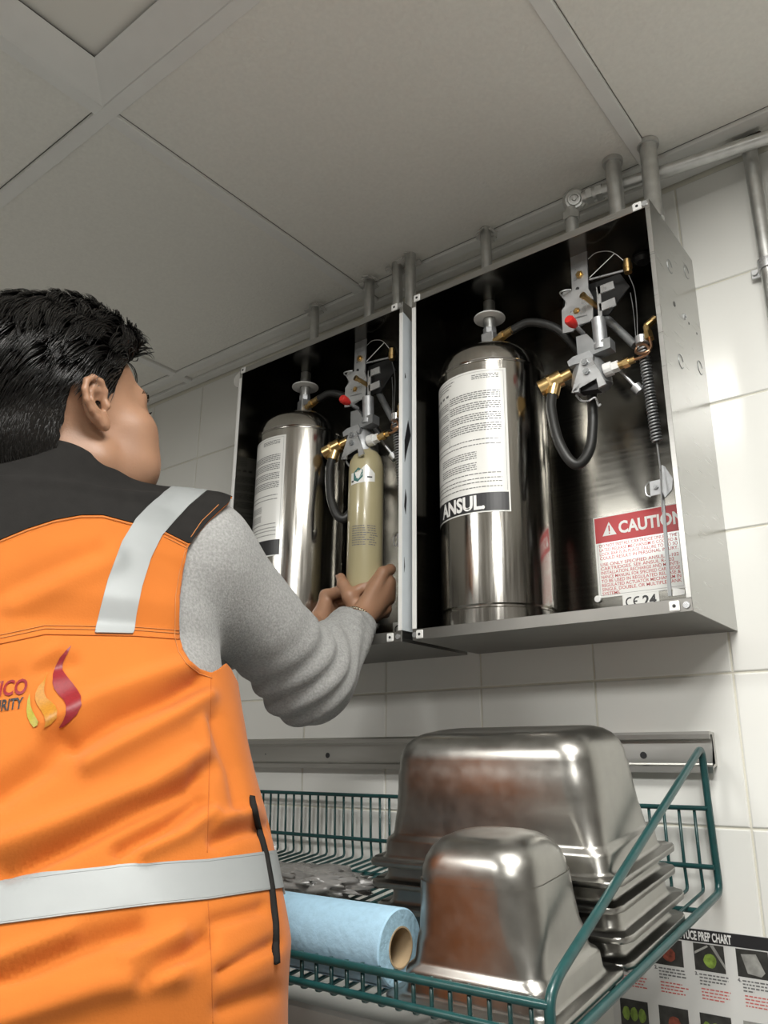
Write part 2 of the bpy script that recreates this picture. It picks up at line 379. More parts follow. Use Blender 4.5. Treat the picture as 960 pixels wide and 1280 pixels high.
# small "CE 24" sticker and a round plug low on the back panel
def sticker(t0):
    bm = B(); box(bm, -.1460, -.0895, -.0030, -.0022, 1.6985, 1.7265, .0003); s = fin('approval_sticker', bm, 'labelw', t0)
    bm = B(); fn = lambda u, v: Vector((-.1425 + u, -.0032, 1.7035 + v))
    for cx in (.0085, .0205):
        for i in range(10):
            a0, a1 = [math.radians(70 + 220 * j / 10) for j in (i, i + 1)]
            P = [(cx + r * math.cos(a), .010 + r * math.sin(a)) for r, a in ((.0075, a0), (.0052, a0), (.0052, a1), (.0075, a1))]
            bm.faces.new([bm.verts.new(fn(*p)) for p in P])
    quad(bm, fn, .0135, .0195, .009, .0112)
    put_text(bm, '24', .021, fn, .0006, x=.0275, y=.0025)
    keep('ce_mark', bm, 'ink', s)
sticker(cab)
bm = B(); cyl(bm, (-.1845, -.006, 1.7235), (-.1845, -.0022, 1.7235), .0052, 14); fin('plug', bm, 'film', cab)
cab2 = None

# ---- caution sign on the back panel (right cabinet)
SX0, SX1, SZ0, SZ1 = -.1835, -.0480, 1.7245, 1.8545
bm = B(); box(bm, SX0, SX1, -.0032, -.0022, SZ0, SZ1, .0003); sign = fin('caution_sign', bm, 'labelw', cab)
sfn = lambda u, v: Vector((SX0 + u, -.0034, SZ0 + v)); sf2 = lambda u, v: Vector((SX0 + u, -.0037, SZ0 + v))
bm = B(); quad(bm, sfn, .0018, .1337, .087, .1282); keep('red_header', bm, 'cred', sign)
bm = B(); put_text(bm, 'CAUTION', .0265, sf2, .0009, x=.0405, y=.0985, sx=.845)
bm.faces.new([bm.verts.new(sf2(*p)) for p in ((.014, .0975), (.037, .0975), (.0255, .1195))])
keep('sign_lettering', bm, 'white', sign)
bm = B(); s3 = lambda u, v: Vector((SX0 + u, -.0039, SZ0 + v))
quad(bm, s3, .0245, .0265, .1035, .1135); quad(bm, s3, .0245, .0265, .1000, .1020)
keep('warning_mark', bm, 'cred', sign)
para = ['DO NOT INSTALL CARTRIDGE UNLESS THE', 'LATED RELEASE MECHANISM IS COCKED &', 'LOCK BAR IS IN PLACE. FAILURE TO DO SO', 'COULD RESULT IN PERSONAL INJURY.', '',
        'USE ONLY SPECIFIED ANSUL R-102', 'CARTRIDGES. SEE ANSUL R-102', 'INSTALLATION, RECHARGE AND MAINTE-', 'NANCE MANUAL FOR SPECIFIED CARTRIDGE', 'TO BE USED IN REGULATED RELEASE &', 'REGULATED ACTUATOR MECHANISM IN', 'SINGLE, DOUBLE, OR MULTIPLE TANK', 'SYSTEMS.']
bm = B(); v = .0795
for ln in para:
    if ln:
        w = text_width(ln, .0072); k = min(1.15, .1225 / w) if ln != 'SYSTEMS.' else 1.0
        put_text(bm, ln, .0072, sfn, .00004, x=.0065, y=v, sx=k)
        v -= .0066
    else: v -= .0035
keep('sign_text', bm, 'cred', sign)
bm = B()
for a in ((.0035, .1320, .0035, .0039), (.0035, .1320, .0835, .0839), (.0035, .0039, .0035, .0839), (.1316, .1320, .0035, .0839)): quad(bm, sfn, *a)
keep('sign_border', bm, 'print', sign)

# ================================================================ AGENT TANKS
TX, TY, TR = -.3078, -.0945, .0895
TB = Z0 + t
tank = thing('agent_tank', 'stainless tank with a fully visible printed label, in the right cabinet', 'tank', (TX, TY, TB), 'stainless agent tanks')
def tank_parts(t0):
    R = TR; bm = B()
    prof = [(0, .004), (R * .8, .004), (R * .93, .001), (R, .006), (R, .036), (R - .0022, .0385), (R - .0022, .0405), (R, .043), (R, .433),
            (R - .0022, .4355), (R - .0022, .437), (R - .0003, .4395), (R - .0008, .447), (R * .965, .459), (R * .90, .4695), (R * .80, .4775), (R * .6, .4855), (R * .35, .4895), (.017, .491)]
    lathe(bm, prof, (TX, TY, TB), 72); fin('shell', bm, 'tank', t0, autos=40)
    bm = B(); lathe(bm, [(.0165, .488), (.0165, .4945), (.014, .4965), (.014, .500), (0, .500)], (TX, TY, TB), 24); fin('neck', bm, 'tank', t0, autos=30)
    bm = B(); box(bm, TX - .0115, TX + .0115, TY - .0115, TY + .0115, TB + .500, TB + .530, .0015)
    cyl(bm, (TX, TY, TB + .530), (TX, TY, TB + .540), .012, 8); ad = fin('valve_block', bm, 'zinc', t0, autos=30)
    bm = B(); cyl(bm, (TX, TY, TB + .540), (TX, TY, Z1 - .002), .0105, 16); fin('outlet_pipe', bm, 'galv', t0, autos=40)
    bm = B(); lathe(bm, [(.011, .560), (.027, .560), (.0275, .5612), (.027, .5625), (.011, .5625)], (TX, TY, TB), 32); fin('pipe_collar', bm, 'film', t0, autos=30)
tank_parts(tank)
# a printed label wrapped round the shell; u = arc length from the left edge, v = height above its lower edge
LR = TR + .0005; LA0, LA1 = math.radians(-66), math.radians(44.5); LW = LR * (LA1 - LA0); LZ = 1.838
def lab(r): return lambda u, v: Vector((TX + r * math.sin(LA0 + u / LR), TY - r * math.cos(LA0 + u / LR), LZ + v))
bm = B(); lf = lab(LR)
n = 40
for i in range(n):
    a, b = LW * i / n, LW * (i + 1) / n
    bm.faces.new([bm.verts.new(lf(*p)) for p in ((a, 0), (b, 0), (b, .2385), (a, .2385))])
bmesh.ops.remove_doubles(bm, verts=bm.verts, dist=1e-6)
label = keep('printed_label', bm, 'labelw', tank, True)
lf2 = lab(LR + .0003); lf3 = lab(LR + .0005)
bm = B(); quad(bm, lf2, .0, LW - .0025, .002, .031, 30); keep('black_band', bm, 'ink', label)
bm = B(); put_text(bm, 'ANSUL.', .0305, lf3, .0012, x=.0475, y=.0062, sx=.86); keep('band_lettering', bm, 'white', label)
bm = B(); rr = random.Random(3)
def words(u0, u1, v, h):
    u = u0
    while u < u1:
        w = rr.uniform(.0025, .008); quad(bm, lf2, u, min(u + w, u1), v, v + h); u += w + .0012
for blk in ((.200, 4), (.182, 4), (.163, 4), (.145, 4)):
    for i in range(blk[1]):
        words(.018, .070, blk[0] - i * .0036 - .005, .0017); words(.0745, LW - .010, blk[0] - i * .0036 - .005 + .004, .0017)
for v0, k in ((.118, 1), (.110, 1), (.098, 4), (.080, 4), (.062, 1), (.054, 1), (.048, 1), (.040, 1)):
    for i in range(k): words(.018 + (.03 if k > 1 else 0), LW - (.012 if k == 1 else .05), v0 - i * .0034, .0015)
for i in range(3): words(.04, .085 - i * .006, .2285 - i * .0045, .0016); words(LW - .055, LW - .012, .2285 - i * .003, .0014)
quad(bm, lf2, .0722, .0727, .12, .198)
for i in range(4): quad(bm, lf2, .028 + .012 * i, .035 + .012 * i, .2065, .2105)
keep('fine_print', bm, 'print', label)['kind'] = 'stuff'
bm = B()
for a in ((.004, LW - .004, .2345, .2349), (.004, .0044, .034, .2349), (LW - .0044, LW - .004, .034, .2349)): quad(bm, lf2, *a, 24 if a[1] - a[0] > .01 else 1)
keep('label_border', bm, 'print', label)

# ================================================================ RELEASE MECHANISM
MY = -.128
def mp(px, py, y=MY): return at(px, py, y)
mech = thing('release_mechanism', 'cocked spring release mechanism with the red-tipped lever, in the right cabinet', 'mechanism', (-.125, MY, 2.0), 'release mechanisms')
back = Vector((0, 1, 0))
def mechanism(t0):
    P = mp
    bm = B(); sheet(bm, [P(712, 306), P(733, 303), P(735.5, 366), P(715.5, 371)], back * .0025)
    top = [P(712, 306), P(733, 303)]; sheet(bm, [top[0], top[1], top[1] + Vector((0, .05, .012)), top[0] + Vector((0, .05, .012))], Vector((0, 0, .002)))
    strap = fin('hanger_strap', bm, 'zinc', t0)
    for q in ((725, 344), (722, 390)):
        c = P(*q); bm = B(); cyl(bm, c, c - back * .004, .0062, 6); cyl(bm, c, c - back * .0058, .0034, 8); fin('bolt', bm, 'brass', t0)
    c = P(722, 361); bm = B(); cyl(bm, c, c - back * .001, .003, 8); fin('slot', bm, 'ink', strap)
    y2 = MY - .004; Q = lambda a, b: P(a, b, y2)
    bm = B(); sheet(bm, [Q(702, 371), Q(704, 365), Q(712, 363.5), Q(735, 360), Q(741, 371), Q(741, 397), Q(737, 402), Q(718, 407), Q(716, 414), Q(703.5, 416.5), Q(702, 388), Q(709, 379)], back * .003)
    cp = fin('cocking_plate', bm, 'zinc', t0)
    bm = B()
    for i in range(4): sheet(bm, [Q(713 + i * 3, 399 - i), Q(725 + i * 3, 396.5 - i), Q(725 + i * 3, 397.3 - i), Q(713 + i * 3, 399.8 - i)], -back * .0005)
    fin('stamped_lines', bm, 'print', cp)
    bm = B(); y3 = MY - .012; Q = lambda a, b: P(a, b, y3)
    sheet(bm, [Q(745, 359), Q(750, 357), Q(753, 400), Q(748.5, 401.5)], back * .0025)
    sheet(bm, [Q(746, 358.6), Q(766, 351), Q(768, 360), Q(748, 367.6)], back * .0026); sheet(bm, [Q(748, 380), Q(768, 371.5), Q(770, 381), Q(749, 389.6)], back * .0026)
    fin('latch_plate', bm, 'zinc', t0)
    a = P(727.5, 368.5, MY - .03); b = P(749, 385, MY + .006); bm = B(); cyl(bm, a, b, .0042, 14); cyl(bm, a, a + (b - a) * .12, .0052, 14); fin('cocking_pin', bm, 'brass', t0, autos=40)
    a = P(710.5, 399, MY - .045); b = P(729, 417, MY - .004); bm = B(); cyl(bm, a + (b - a) * .3, b, .0036, 12); lv = fin('lever', bm, 'zinc', t0, autos=40)
    bm = B(); d = (b - a).normalized(); lathe(bm, [(0, -.001), (.006, -.001), (.0078, .002), (.0078, .010), (.0062, .016), (.004, .020), (0, .020)], a, 16, d); fin('red_tip', bm, 'red', lv, autos=40)
    a, b = P(748, 399, MY - .008), P(752, 438, MY - .006); bm = B(); cyl(bm, a, b, .0105, 20); cyl(bm, a + (b - a) * .85, b, .0125, 20); fin('plunger_sleeve', bm, 'cast', t0, autos=40)
    bm = B(); Q = lambda a, b: P(a, b, MY - .016)
    sheet(bm, [Q(720, 421), Q(733, 417), Q(740, 424), Q(742, 428), Q(762, 421), Q(763, 434), Q(741, 443), Q(738, 446), Q(737, 451), Q(728, 450), Q(722, 446)], back * .02)
    fin('latch_block', bm, 'zincd', t0)
    bm = B(); Q = lambda a, b: P(a, b, MY - .020)
    sheet(bm, [Q(709, 452), Q(716, 446), Q(737, 438), Q(741, 444), Q(741, 451), Q(719, 455), Q(711, 458)], back * .016)
    fin('stop_foot', bm, 'cast', t0)
    # cast regulator body
    c0, c1 = P(735, 448, MY), P(742, 492, MY + .01)
    bm = B(); lathe(bm, [(0, 0), (.017, 0), (.021, .008), (.027, .022), (.030, .036), (.030, .046), (.024, .052), (.012, .054), (0, .054)], c0, 28, (c1 - c0)); fin('regulator_body', bm, 'cast', t0, autos=35)
    bm = B(); Q = lambda a, b: P(a, b, MY - .034)
    sheet(bm, [Q(726, 449), Q(739, 446.5), Q(757.5, 479.5), Q(748, 484.5), Q(745.5, 473), Q(725, 478), Q(723.5, 489.5), Q(714.5, 491)], back * .004)
    fa = fin('front_bracket', bm, 'zinc', t0)
    for q in ((731.5, 453.5), (733.5, 465)):
        c = P(*q, MY - .034); bm = B(); cyl(bm, c, c - back * .004, .0053, 6); cyl(bm, c, c - back * .005, .003, 10); fin('bolt', bm, 'zincd', t0)
    bm = B(); Q = lambda a, b: P(a, b, MY - .026); sheet(bm, [Q(725, 479), Q(745, 474.5), Q(747, 486), Q(724, 490)], back * .016); fin('outlet_port', bm, 'ink', t0)
    a, b = P(714, 466, MY), P(675, 486.5, MY - .012); d = (b - a)
    bm = B(); cyl(bm, a, a + d * .35, .008, 14); cyl(bm, a + d * .3, a + d * .62, .0135, 18); cyl(bm, a + d * .62, a + d * .70, .0155, 6); cyl(bm, a + d * .68, b, .0125, 18)
    fin('brass_elbow', bm, 'brass', t0, autos=35)
    e0 = a + d * .5; bm = B(); cyl(bm, e0, P(690, 495, MY - .01), .0105, 14); fin('hose_ferrule', bm, 'brass', t0, autos=40)
    hp = [P(690, 493, MY - .012), P(689, 512, MY - .018), P(697, 548, MY - .025), P(711, 574, MY - .025), P(724, 580, MY - .018), P(737, 562, MY - .004), P(741, 530, MY + .006), P(740, 488, MY + .012)]
    bm = B(); tube(bm, spline(hp, 8), .0077, 14); fin('loop_hose', bm, 'black', t0, True)
    a, b = P(764, 460.5, MY - .006), P(792, 450, MY - .004); d = b - a
    bm = B(); cyl(bm, a - d * .3, a + d * .05, .0105, 14); cyl(bm, a + d * .05, a + d * .35, .0085, 6); fin('side_fitting', bm, 'film', t0)
    bm = B(); cyl(bm, a + d * .35, a + d * .55, .0062, 12); cyl(bm, a + d * .55, a + d * .8, .0076, 6); cyl(bm, a + d * .8, a + d * 1.05, .005, 12); fin('flare_nut', bm, 'brass', t0)
    cpts = [P(791, 450, MY - .004), P(803, 446, MY - .008), P(812, 439, MY - .012), P(806, 431, MY - .004), P(797, 434, MY + .004), P(795, 441, MY), P(806, 441, MY - .014), P(814, 434, MY - .010), P(812, 422, MY - .002)]
    bm = B(); tube(bm, spline(cpts, 8), .0021, 8); fin('copper_tube', bm, 'copper', t0, True)
    a, b = P(812, 424, MY - .002), P(808, 408, MY + .002); d = b - a
    bm = B(); cyl(bm, a, a + d * .5, .0068, 6); cyl(bm, a + d * .5, b, .0052, 12); cyl(bm, b, b + Vector((.012, .006, .012)), .0055, 12); fin('elbow_fitting', bm, 'brass', t0)
    # trip lines from the little pulley
    a, b = P(737, 349.5), P(779, 338.5); bm = B(); cyl(bm, a, b, .0018, 8); fin('trip_rod', bm, 'zinc', t0)
    bm = B(); c = P(784.5, 333); cyl(bm, c - Vector((0, 0, .011)), c + Vector((0, 0, .011)), .0058, 14); cyl(bm, c - Vector((0, 0, .004)), c + Vector((0, 0, .004)), .0068, 14); fin('pulley', bm, 'brass', t0, autos=40)
    bm = B(); tube(bm, spline([P(735, 324), P(745, 316), P(760, 314), P(770, 318), P(783, 329)], 6), .0005, 5)
    tube(bm, [P(737, 347), P(768, 317)], .0006, 5); fin('trip_wire', bm, 'film', t0)
    bm = B(); tube(bm, spline([P(786, 344), P(793, 362), P(796, 388), P(797, 420)], 6), .0006, 5); tube(bm, spline([P(788, 366), P(792, 390), P(795, 425)], 6), .0005, 5); fin('trip_cable', bm, 'zincd', t0)
    bm = B(); a, b = P(756, 396, MY + .03), P(794, 432, MY + .01); cyl(bm, a, b, .0062, 14); fin('gas_tube', bm, 'zincd', t0, autos=40)
    bm = B(); a, b = P(775, 463, MY + .01), P(797, 486, MY + .02); cyl(bm, a, b, .0028, 10); lathe(bm, [(0, -.006), (.008, -.006), (.008, .006), (0, .006)], b, 14, (b - a)); fin('spring_rod', bm, 'zinc', t0, autos=40)
    bm = B(); sheet(bm, [P(735, 356, MY + .02), P(775, 342, MY + .02), P(787, 358, MY + .02), P(776, 372, MY + .02), P(762, 392, MY + .02), P(738, 400, MY + .02)], back * .002); fin('rear_plate', bm, 'dark', t0)
    bm = B(); tube(bm, spline([P(703, 371, MY - .003), P(700, 366, MY - .012), P(706, 363, MY - .012), P(714, 362, MY - .006)], 6), .0012, 6); fin('spring_clip', bm, 'zinc', t0)
    bm = B(); tube(bm, spline([P(720, 494, MY - .02), P(727, 501, MY - .02), P(736, 501, MY - .02), P(744, 497, MY - .016), P(748, 507, MY - .012), P(751, 505, MY - .012)], 5), .0016, 6); fin('retaining_ring', bm, 'zinc', t0)
    # extension spring down to the bell crank
    a, b = P(803.5, 433, MY), P(821, 552, MY + .02); d = (b - a).normalized(); s = d.orthogonal().normalized(); u = d.cross(s); L = (b - a).length; N = 30
    pts = [a + d * (L * i / (N * 10)) + (s * math.cos(i * 2 * PI / 10) + u * math.sin(i * 2 * PI / 10)) * .0068 for i in range(N * 10 + 1)]
    bm = B(); tube(bm, pts, .0017, 5); fin('extension_spring', bm, 'zincd', t0, True)
    bm = B(); cyl(bm, a, b, .0035, 8); fin('spring_core', bm, 'dark', t0)
    bm = B(); tube(bm, [b, P(825, 582, MY + .02), P(828, 640, MY + .012)], .0012, 6); fin('pull_wire', bm, 'zinc', t0)
    bm = B(); a = P(802, 424, MY); cyl(bm, a + Vector((0, 0, .004)), a - Vector((0, 0, .008)), .009, 14); fin('spring_hook', bm, 'zinc', t0, autos=40)
    # bell crank bracket and lock bar on the right
    Q = lambda a, b: P(a, b, -.10)
    bm = B(); sheet(bm, [Q(812, 602), Q(826, 599), Q(827, 617), Q(813, 620)], back * .002); br = fin('crank_bracket', bm, 'cast', t0)
    c = Q(820, 609); bm = B(); cyl(bm, c, c - back * .003, .0036, 6); cyl(bm, c, c - back * .004, .002, 8); fin('bolt', bm, 'zincd', br)
    bm = B(); sheet(bm, [Q(827, 581), Q(831, 583), Q(841, 598), Q(840, 612), Q(831, 622), Q(828, 615)], back * .003); fin('bell_crank', bm, 'cast', t0)
    bm = B(); tube(bm, spline([Q(812, 602), Q(807, 608), Q(808, 618), Q(813, 621)], 5), .001, 6); fin('crank_spring', bm, 'zinc', t0)
    bm = B(); Q = lambda a, b: P(a, b, -.085); sheet(bm, [Q(825.5, 612), Q(829.5, 612), Q(839.5, 745), Q(835, 745)], back * .002); fin('lock_bar', bm, 'zincd', t0)
    bm = B(); Q = lambda a, b: P(a, b, -.10); sheet(bm, [Q(841, 735), Q(856, 737), Q(856, 743), Q(841, 745)], back * .002); fin('bar_guide', bm, 'film', t0)
mechanism(mech)
# hose from the tank neck round behind the mechanism
ht = thing('supply_hose', 'black hose with a brass end, from the right tank up to its mechanism', 'hose', (TX, TY, TB + .515), 'tank supply hoses')
a = Vector((TX + .0115, TY - .006, TB + .511)); b = a + Vector((.040, -.006, .006)); d = b - a
bm = B(); cyl(bm, a, a + d * .35, .0055, 12); cyl(bm, a + d * .35, a + d * .55, .0085, 6); cyl(bm, a + d * .55, b, .0068, 14); fin('brass_end', bm, 'brass', ht, autos=40)
bm = B(); tube(bm, spline([b - d * .1, b + Vector((.030, .004, .004)), b + Vector((.072, .015, -.018)), b + Vector((.100, .03, -.06)), b + Vector((.125, .045, -.10))], 8), .0072, 12); fin('hose', bm, 'black', ht, True)
# ceiling-side grommet in the cabinet top, seen from below
for (x, y) in ((-.045, -.06),):
    bm = B(); lathe(bm, [(0, -.012), (.010, -.012), (.015, -.006), (.015, -.0016), (0, -.0016)], (x, y, Z1), 16); fin('cable_grommet', bm, 'dark', cab, autos=30)

# ---- second cabinet with its own tank, mechanism and hose: copies set DX to the left
index_children()
cab2 = copy_tree(cab, (DX, 0, 0), 'open stainless wall cabinet on the left, where the man is working')
tank2 = copy_tree(tank, (DX, 0, 0), 'stainless tank seen half behind the man\'s arm, in the left cabinet')
tank2.rotation_euler = (0, 0, math.radians(-21))
mech2 = copy_tree(mech, (DX - .009, 0, 0), 'release mechanism with red-tipped lever above the olive cartridge, in the left cabinet')
ht2 = copy_tree(ht, (DX, 0, 0), 'black hose with a brass end, from the left tank up to its mechanism')
tank2.rotation_euler = (0, 0, math.radians(-21))
hid = [o for o in bpy.data.objects if o.parent == cab2 and o.name.startswith('caution_sign')]   # hidden there: drop that copy
for o in [k for k in bpy.data.objects if k.parent in hid] + hid: bpy.data.objects.remove(o)
# left cabinet keeps white protective film on its lips and outer right side, right cabinet on its left lip
bm = B(); box(bm, X0 - .0002, X0 + .0077, YF - .0014, YF - .0008, Z0 + .0175, Z1 - .022); fin('protective_film', bm, 'film', cab)
bm = B(); box(bm, X0 + DX - .0002, X0 + DX + .0077, YF - .0014, YF - .0008, Z0 + .0175, Z1 - .022); fin('protective_film', bm, 'film', cab2)
bm = B(); box(bm, X1 + DX - .0068, X1 + DX + .0004, YF - .0014, YF - .0008, Z0 + .0175, Z1 - .022); fin('protective_film', bm, 'film', cab2)
bm = B(); sheet(bm, [(X1 + DX + .0006, YF - .0012, Z0 + .0175), (X1 + DX + .0006, -.06, Z0 + .0175), (X1 + DX + .0006, -.06, Z1 - .06), (X1 + DX + .0006, YF - .0012, Z1 - .022)], (.0004, 0, 0)); fside = fin('protective_film', bm, 'filmblue', cab2)
xx = X1 + DX + .0012
for pts in ([(2.03, .013), (2.005, .021), (1.98, .012), (1.952, .004), (1.99, .0035)], [(1.905, .006), (1.89, .0095), (1.862, .007), (1.875, .003)], [(1.79, .003), (1.775, .005), (1.765, .003)], [(2.115, .004), (2.108, .007), (2.104, .004)]):
    bm = B(); sheet(bm, [(xx, YF + dy, z) for z, dy in pts], (.0004, 0, 0)); fin('torn_film', bm, 'ink', fside)

# ================================================================ CARTRIDGE in the man's hands
CX, CY, CRR, CZ0, CZ1 = -.5535, -.128, .0315, 1.756, 2.03
cart = thing('gas_cartridge', 'olive green gas cartridge held upright in the man\'s hands', 'gas cartridge', (CX, CY, CZ0))
bm = B(); r = CRR
lathe(bm, [(0, .004), (r * .6, .002), (r * .9, .004), (r, .014), (r, .222), (r * .97, .236), (r * .86, .249), (r * .68, .258), (.012, .263), (.0115, .285), (0, .285)], (CX, CY, CZ0), 40); fin('cylinder_body', bm, 'cart', cart, autos=50)
A0 = math.radians(-8)
cf = lambda rr_: (lambda u, v: Vector((CX + (CRR + rr_) * math.sin(A0 + u / CRR), CY - (CRR + rr_) * math.cos(A0 + u / CRR), CZ0 + v)))
bm = B(); fn = cf(.0005)
n = 18
U = lambda i: -.004 + .046 * i / n
for i in range(n):
    def topv(u): return .236 - abs(u - .026) * 1.0 if u > .012 else .222
    bm.faces.new([bm.verts.new(fn(*p)) for p in ((U(i), .190 + .10 * U(i)), (U(i + 1), .190 + .10 * U(i + 1)), (U(i + 1), topv(U(i + 1)) - .01), (U(i), topv(U(i)) - .01))])
lb = keep('white_decal', bm, 'labelw', cart)
bm = B(); fn = cf(.0009)
H = [(.003, .1975), (.003, .212), (.0115, .2205), (.0205, .2155), (.0205, .2025), (.0115, .1935)]
bm.faces.new([bm.verts.new(fn(*p)) for p in H]); keep('green_emblem', bm, 'teal', lb)
bm = B(); fn = cf(.0012)
for q in ((.008, .2005, .019, .2125), (.0075, .2065, .0125, .2155), (.0115, .198, .0205, .2085)):
    dxx, dyy = q[2] - q[0], q[3] - q[1]; L = math.hypot(dxx, dyy); nx, ny = -dyy / L * .0003, dxx / L * .0003
    bm.faces.new([bm.verts.new(fn(*p)) for p in ((q[0] + nx, q[1] + ny), (q[0] - nx, q[1] - ny), (q[2] - nx, q[3] - ny), (q[2] + nx, q[3] + ny))])
keep('emblem_lines', bm, 'white', lb)
bm = B(); fn = cf(.0009); quad(bm, fn, .028, .037, .2005, .2035); quad(bm, fn, -.002, .003, .194, .1975); keep('decal_bars', bm, 'ink', lb)
bm = B(); rr = random.Random(8); fn = cf(.0006)
for i in range(9):
    u = .002
    while u < .044:
        w = rr.uniform(.002, .006)
        if not (.0235 < u < .029): quad(bm, fn, u, u + w, .112 - i * .0042, .1136 - i * .0042)
        u += w + .001
keep('fine_print', bm, 'print', cart)['kind'] = 'stuff'

# ================================================================ CONDUITS ABOVE THE CABINETS
def conduit(label, p0, p1, r, ring=True, bend=None, flakes=0):
    th = thing('conduit', label, 'conduit', p0, 'conduits through the ceiling')
    P = [Vector(p0), Vector(p1)] if bend is None else spline([Vector(p0), Vector(bend), Vector(p1)], 6)
    bm = B(); tube(bm, P, r, 16); fin('pipe', bm, 'galv', th, autos=50)
    if ring:
        bm = B(); lathe(bm, [(r, -.007), (r + .0034, -.007), (r + .0042, -.004), (r + .0042, 0), (r, 0)], Vector(p1) - Vector((0, 0, .0015)), 20); fin('collar', bm, 'galv', th, autos=30)
    if flakes:      # torn white edge of the hole in the panel
        bm = B(); rr = random.Random(flakes)
        for i in range(9):
            a = rr.uniform(0, 2 * PI); c = Vector(p1) + Vector((math.cos(a), math.sin(a), 0)) * (r + rr.uniform(.003, .012))
            pr = [Vector((rr.uniform(-.008, .008), rr.uniform(-.008, .008), rr.uniform(-.004, 0))) for _ in range(4)]
            obox(bm, (c.x, c.y, c.z - .0095), Vector((math.cos(a), math.sin(a), -rr.uniform(.2, .9))).normalized(), Vector((-math.sin(a), math.cos(a), 0)), Vector((0, 0, 1)), rr.uniform(.003, .007), rr.uniform(.003, .007), .0012)
        fin('broken_edge', bm, 'pvc', th)['kind'] = 'stuff'
    return th
conduit('leftmost conduit, thin, from the left cabinet into the ceiling', (-.7399, -.0843, Z1), (-.7399, -.0843, CEIL + .007), .0095, True, None, 3)
conduit('second conduit from the left, above the left cabinet', (-.5851, -.0897, Z1), (-.5851, -.0897, CEIL + .007), .0105, False, None, 4)
conduit('left of the two close conduits at the gap between cabinets', (-.5087, -.0966, Z1), (-.5087, -.0966, CEIL + .007), .0105, False, None, 5)
conduit('right of the two close conduits at the gap between cabinets', (-.4718, -.1043, Z1 - .0), (-.4718, -.1043, CEIL + .007), .0105, False, None, 6)
conduit('thin conduit rising above the tank of the right cabinet', (-.3163, -.0832, Z1), (-.3163, -.0832, CEIL + .007), .0100, False, None, 9)
conduit('thick conduit with a wide collar, right of the round elbow fitting', (-.0600, -.109, Z1), (-.0620, -.1075, CEIL + .007), .0125)
conduit('slightly bent conduit at the right front corner of the cabinets', (.0035, -.132, Z1), (-.0025, -.1105, CEIL + .007), .0130, True, (-.0015, -.116, 2.335))
cv = thing('conduit', 'upright conduit clamped to the tiled wall, right of the cabinets', 'conduit', (.1247, -.022, 1.9), 'conduits through the ceiling')
bm = B(); tube(bm, [(.1247, -.022, 1.6), (.1247, -.022, CEIL)], .0115, 16); fin('pipe', bm, 'galv', cv, autos=50)
bm = B(); z = 2.186; lathe(bm, [(.0118, -.008), (.0145, -.008), (.0145, .008), (.0118, .008)], (.1247, -.022, z), 18); box(bm, .098, .115, -.010, -.0075, z - .008, z + .008, .001); cyl(bm, (.104, -.0135, z), (.104, -.0075, z), .004, 8); fin('pipe_clamp', bm, 'zinc', cv, autos=30)
eh = thing('conduit', 'horizontal conduit running right from the round elbow fitting', 'conduit', (-.09, -.092, 2.3785), 'conduits through the ceiling')
bm = B(); tube(bm, [(-.104, -.093, 2.3787), (.42, .013 - .03, 2.374)], .0105, 16); fin('pipe', bm, 'galv', eh, autos=50)
el = thing('elbow_fitting', 'round pulley elbow fitting on top of the right cabinet', 'fitting', (-.1130, -.095, 2.30))
ec = at(718, 251, -.096); ev = (CAM - ec); ev.z = -.25; ev.normalize(); ev = Vector((.35, -.9, -.25)).normalized()
bm = B(); lathe(bm, [(0, -.008), (.017, -.008), (.0195, -.004), (.0195, .006), (.0165, .009), (.0150, .0075), (.0118, .0075), (.0105, .010), (.0075, .010), (.0065, .008), (.004, .008), (.003, .0105), (0, .0105)], ec, 28, ev); fin('pulley_housing', bm, 'galv', el, autos=25)
dc = Vector((.4975, .072, -.0045)).normalized()
bm = B(); a = ec + dc * .014; cyl(bm, a, a + dc * .014, .0105, 14); cyl(bm, a + dc * .008, a + dc * .018, .0145, 6); cyl(bm, a + dc * .018, a + dc * .026, .0125, 14); cyl(bm, a + dc * .024, a + dc * .034, .0142, 6); fin('compression_nut', bm, 'galv', el, autos=30)
bm = B(); a = ec - Vector((-.004, 0, .014)) + Vector((-.011, 0, 0)); cyl(bm, a, a - Vector((0, 0, .012)), .0105, 14); cyl(bm, a - Vector((0, 0, .008)), a - Vector((0, 0, .022)), .0145, 6); cyl(bm, a - Vector((0, 0, .02)), Vector((a.x, a.y, Z1)), .0105, 14); fin('compression_nut', bm, 'galv', el, autos=30)
# black rubber scraps pushed in beside two pipes
for q, lbl, h in (((772, 232), 'small black rubber wedge beside the thick conduit', .012), ((932, 176), 'small black rubber wedge between horizontal conduit and ceiling', .026)):
    c = at(*q, -.07 if h < .02 else -.035); c.z = min(c.z, CEIL - .006)
    o = thing('rubber_wedge', lbl, 'wedge', c, 'rubber wedges by the conduits'); bm = B(); box(bm, c.x - h * .8, c.x + h * .9, c.y - .006, c.y + .006, c.z - .005, c.z + .006, .002); box(bm, c.x - h, c.x - h * .4, c.y - .008, c.y + .002, c.z - .008, c.z + .002, .002); fin('strip', bm, 'black', o)
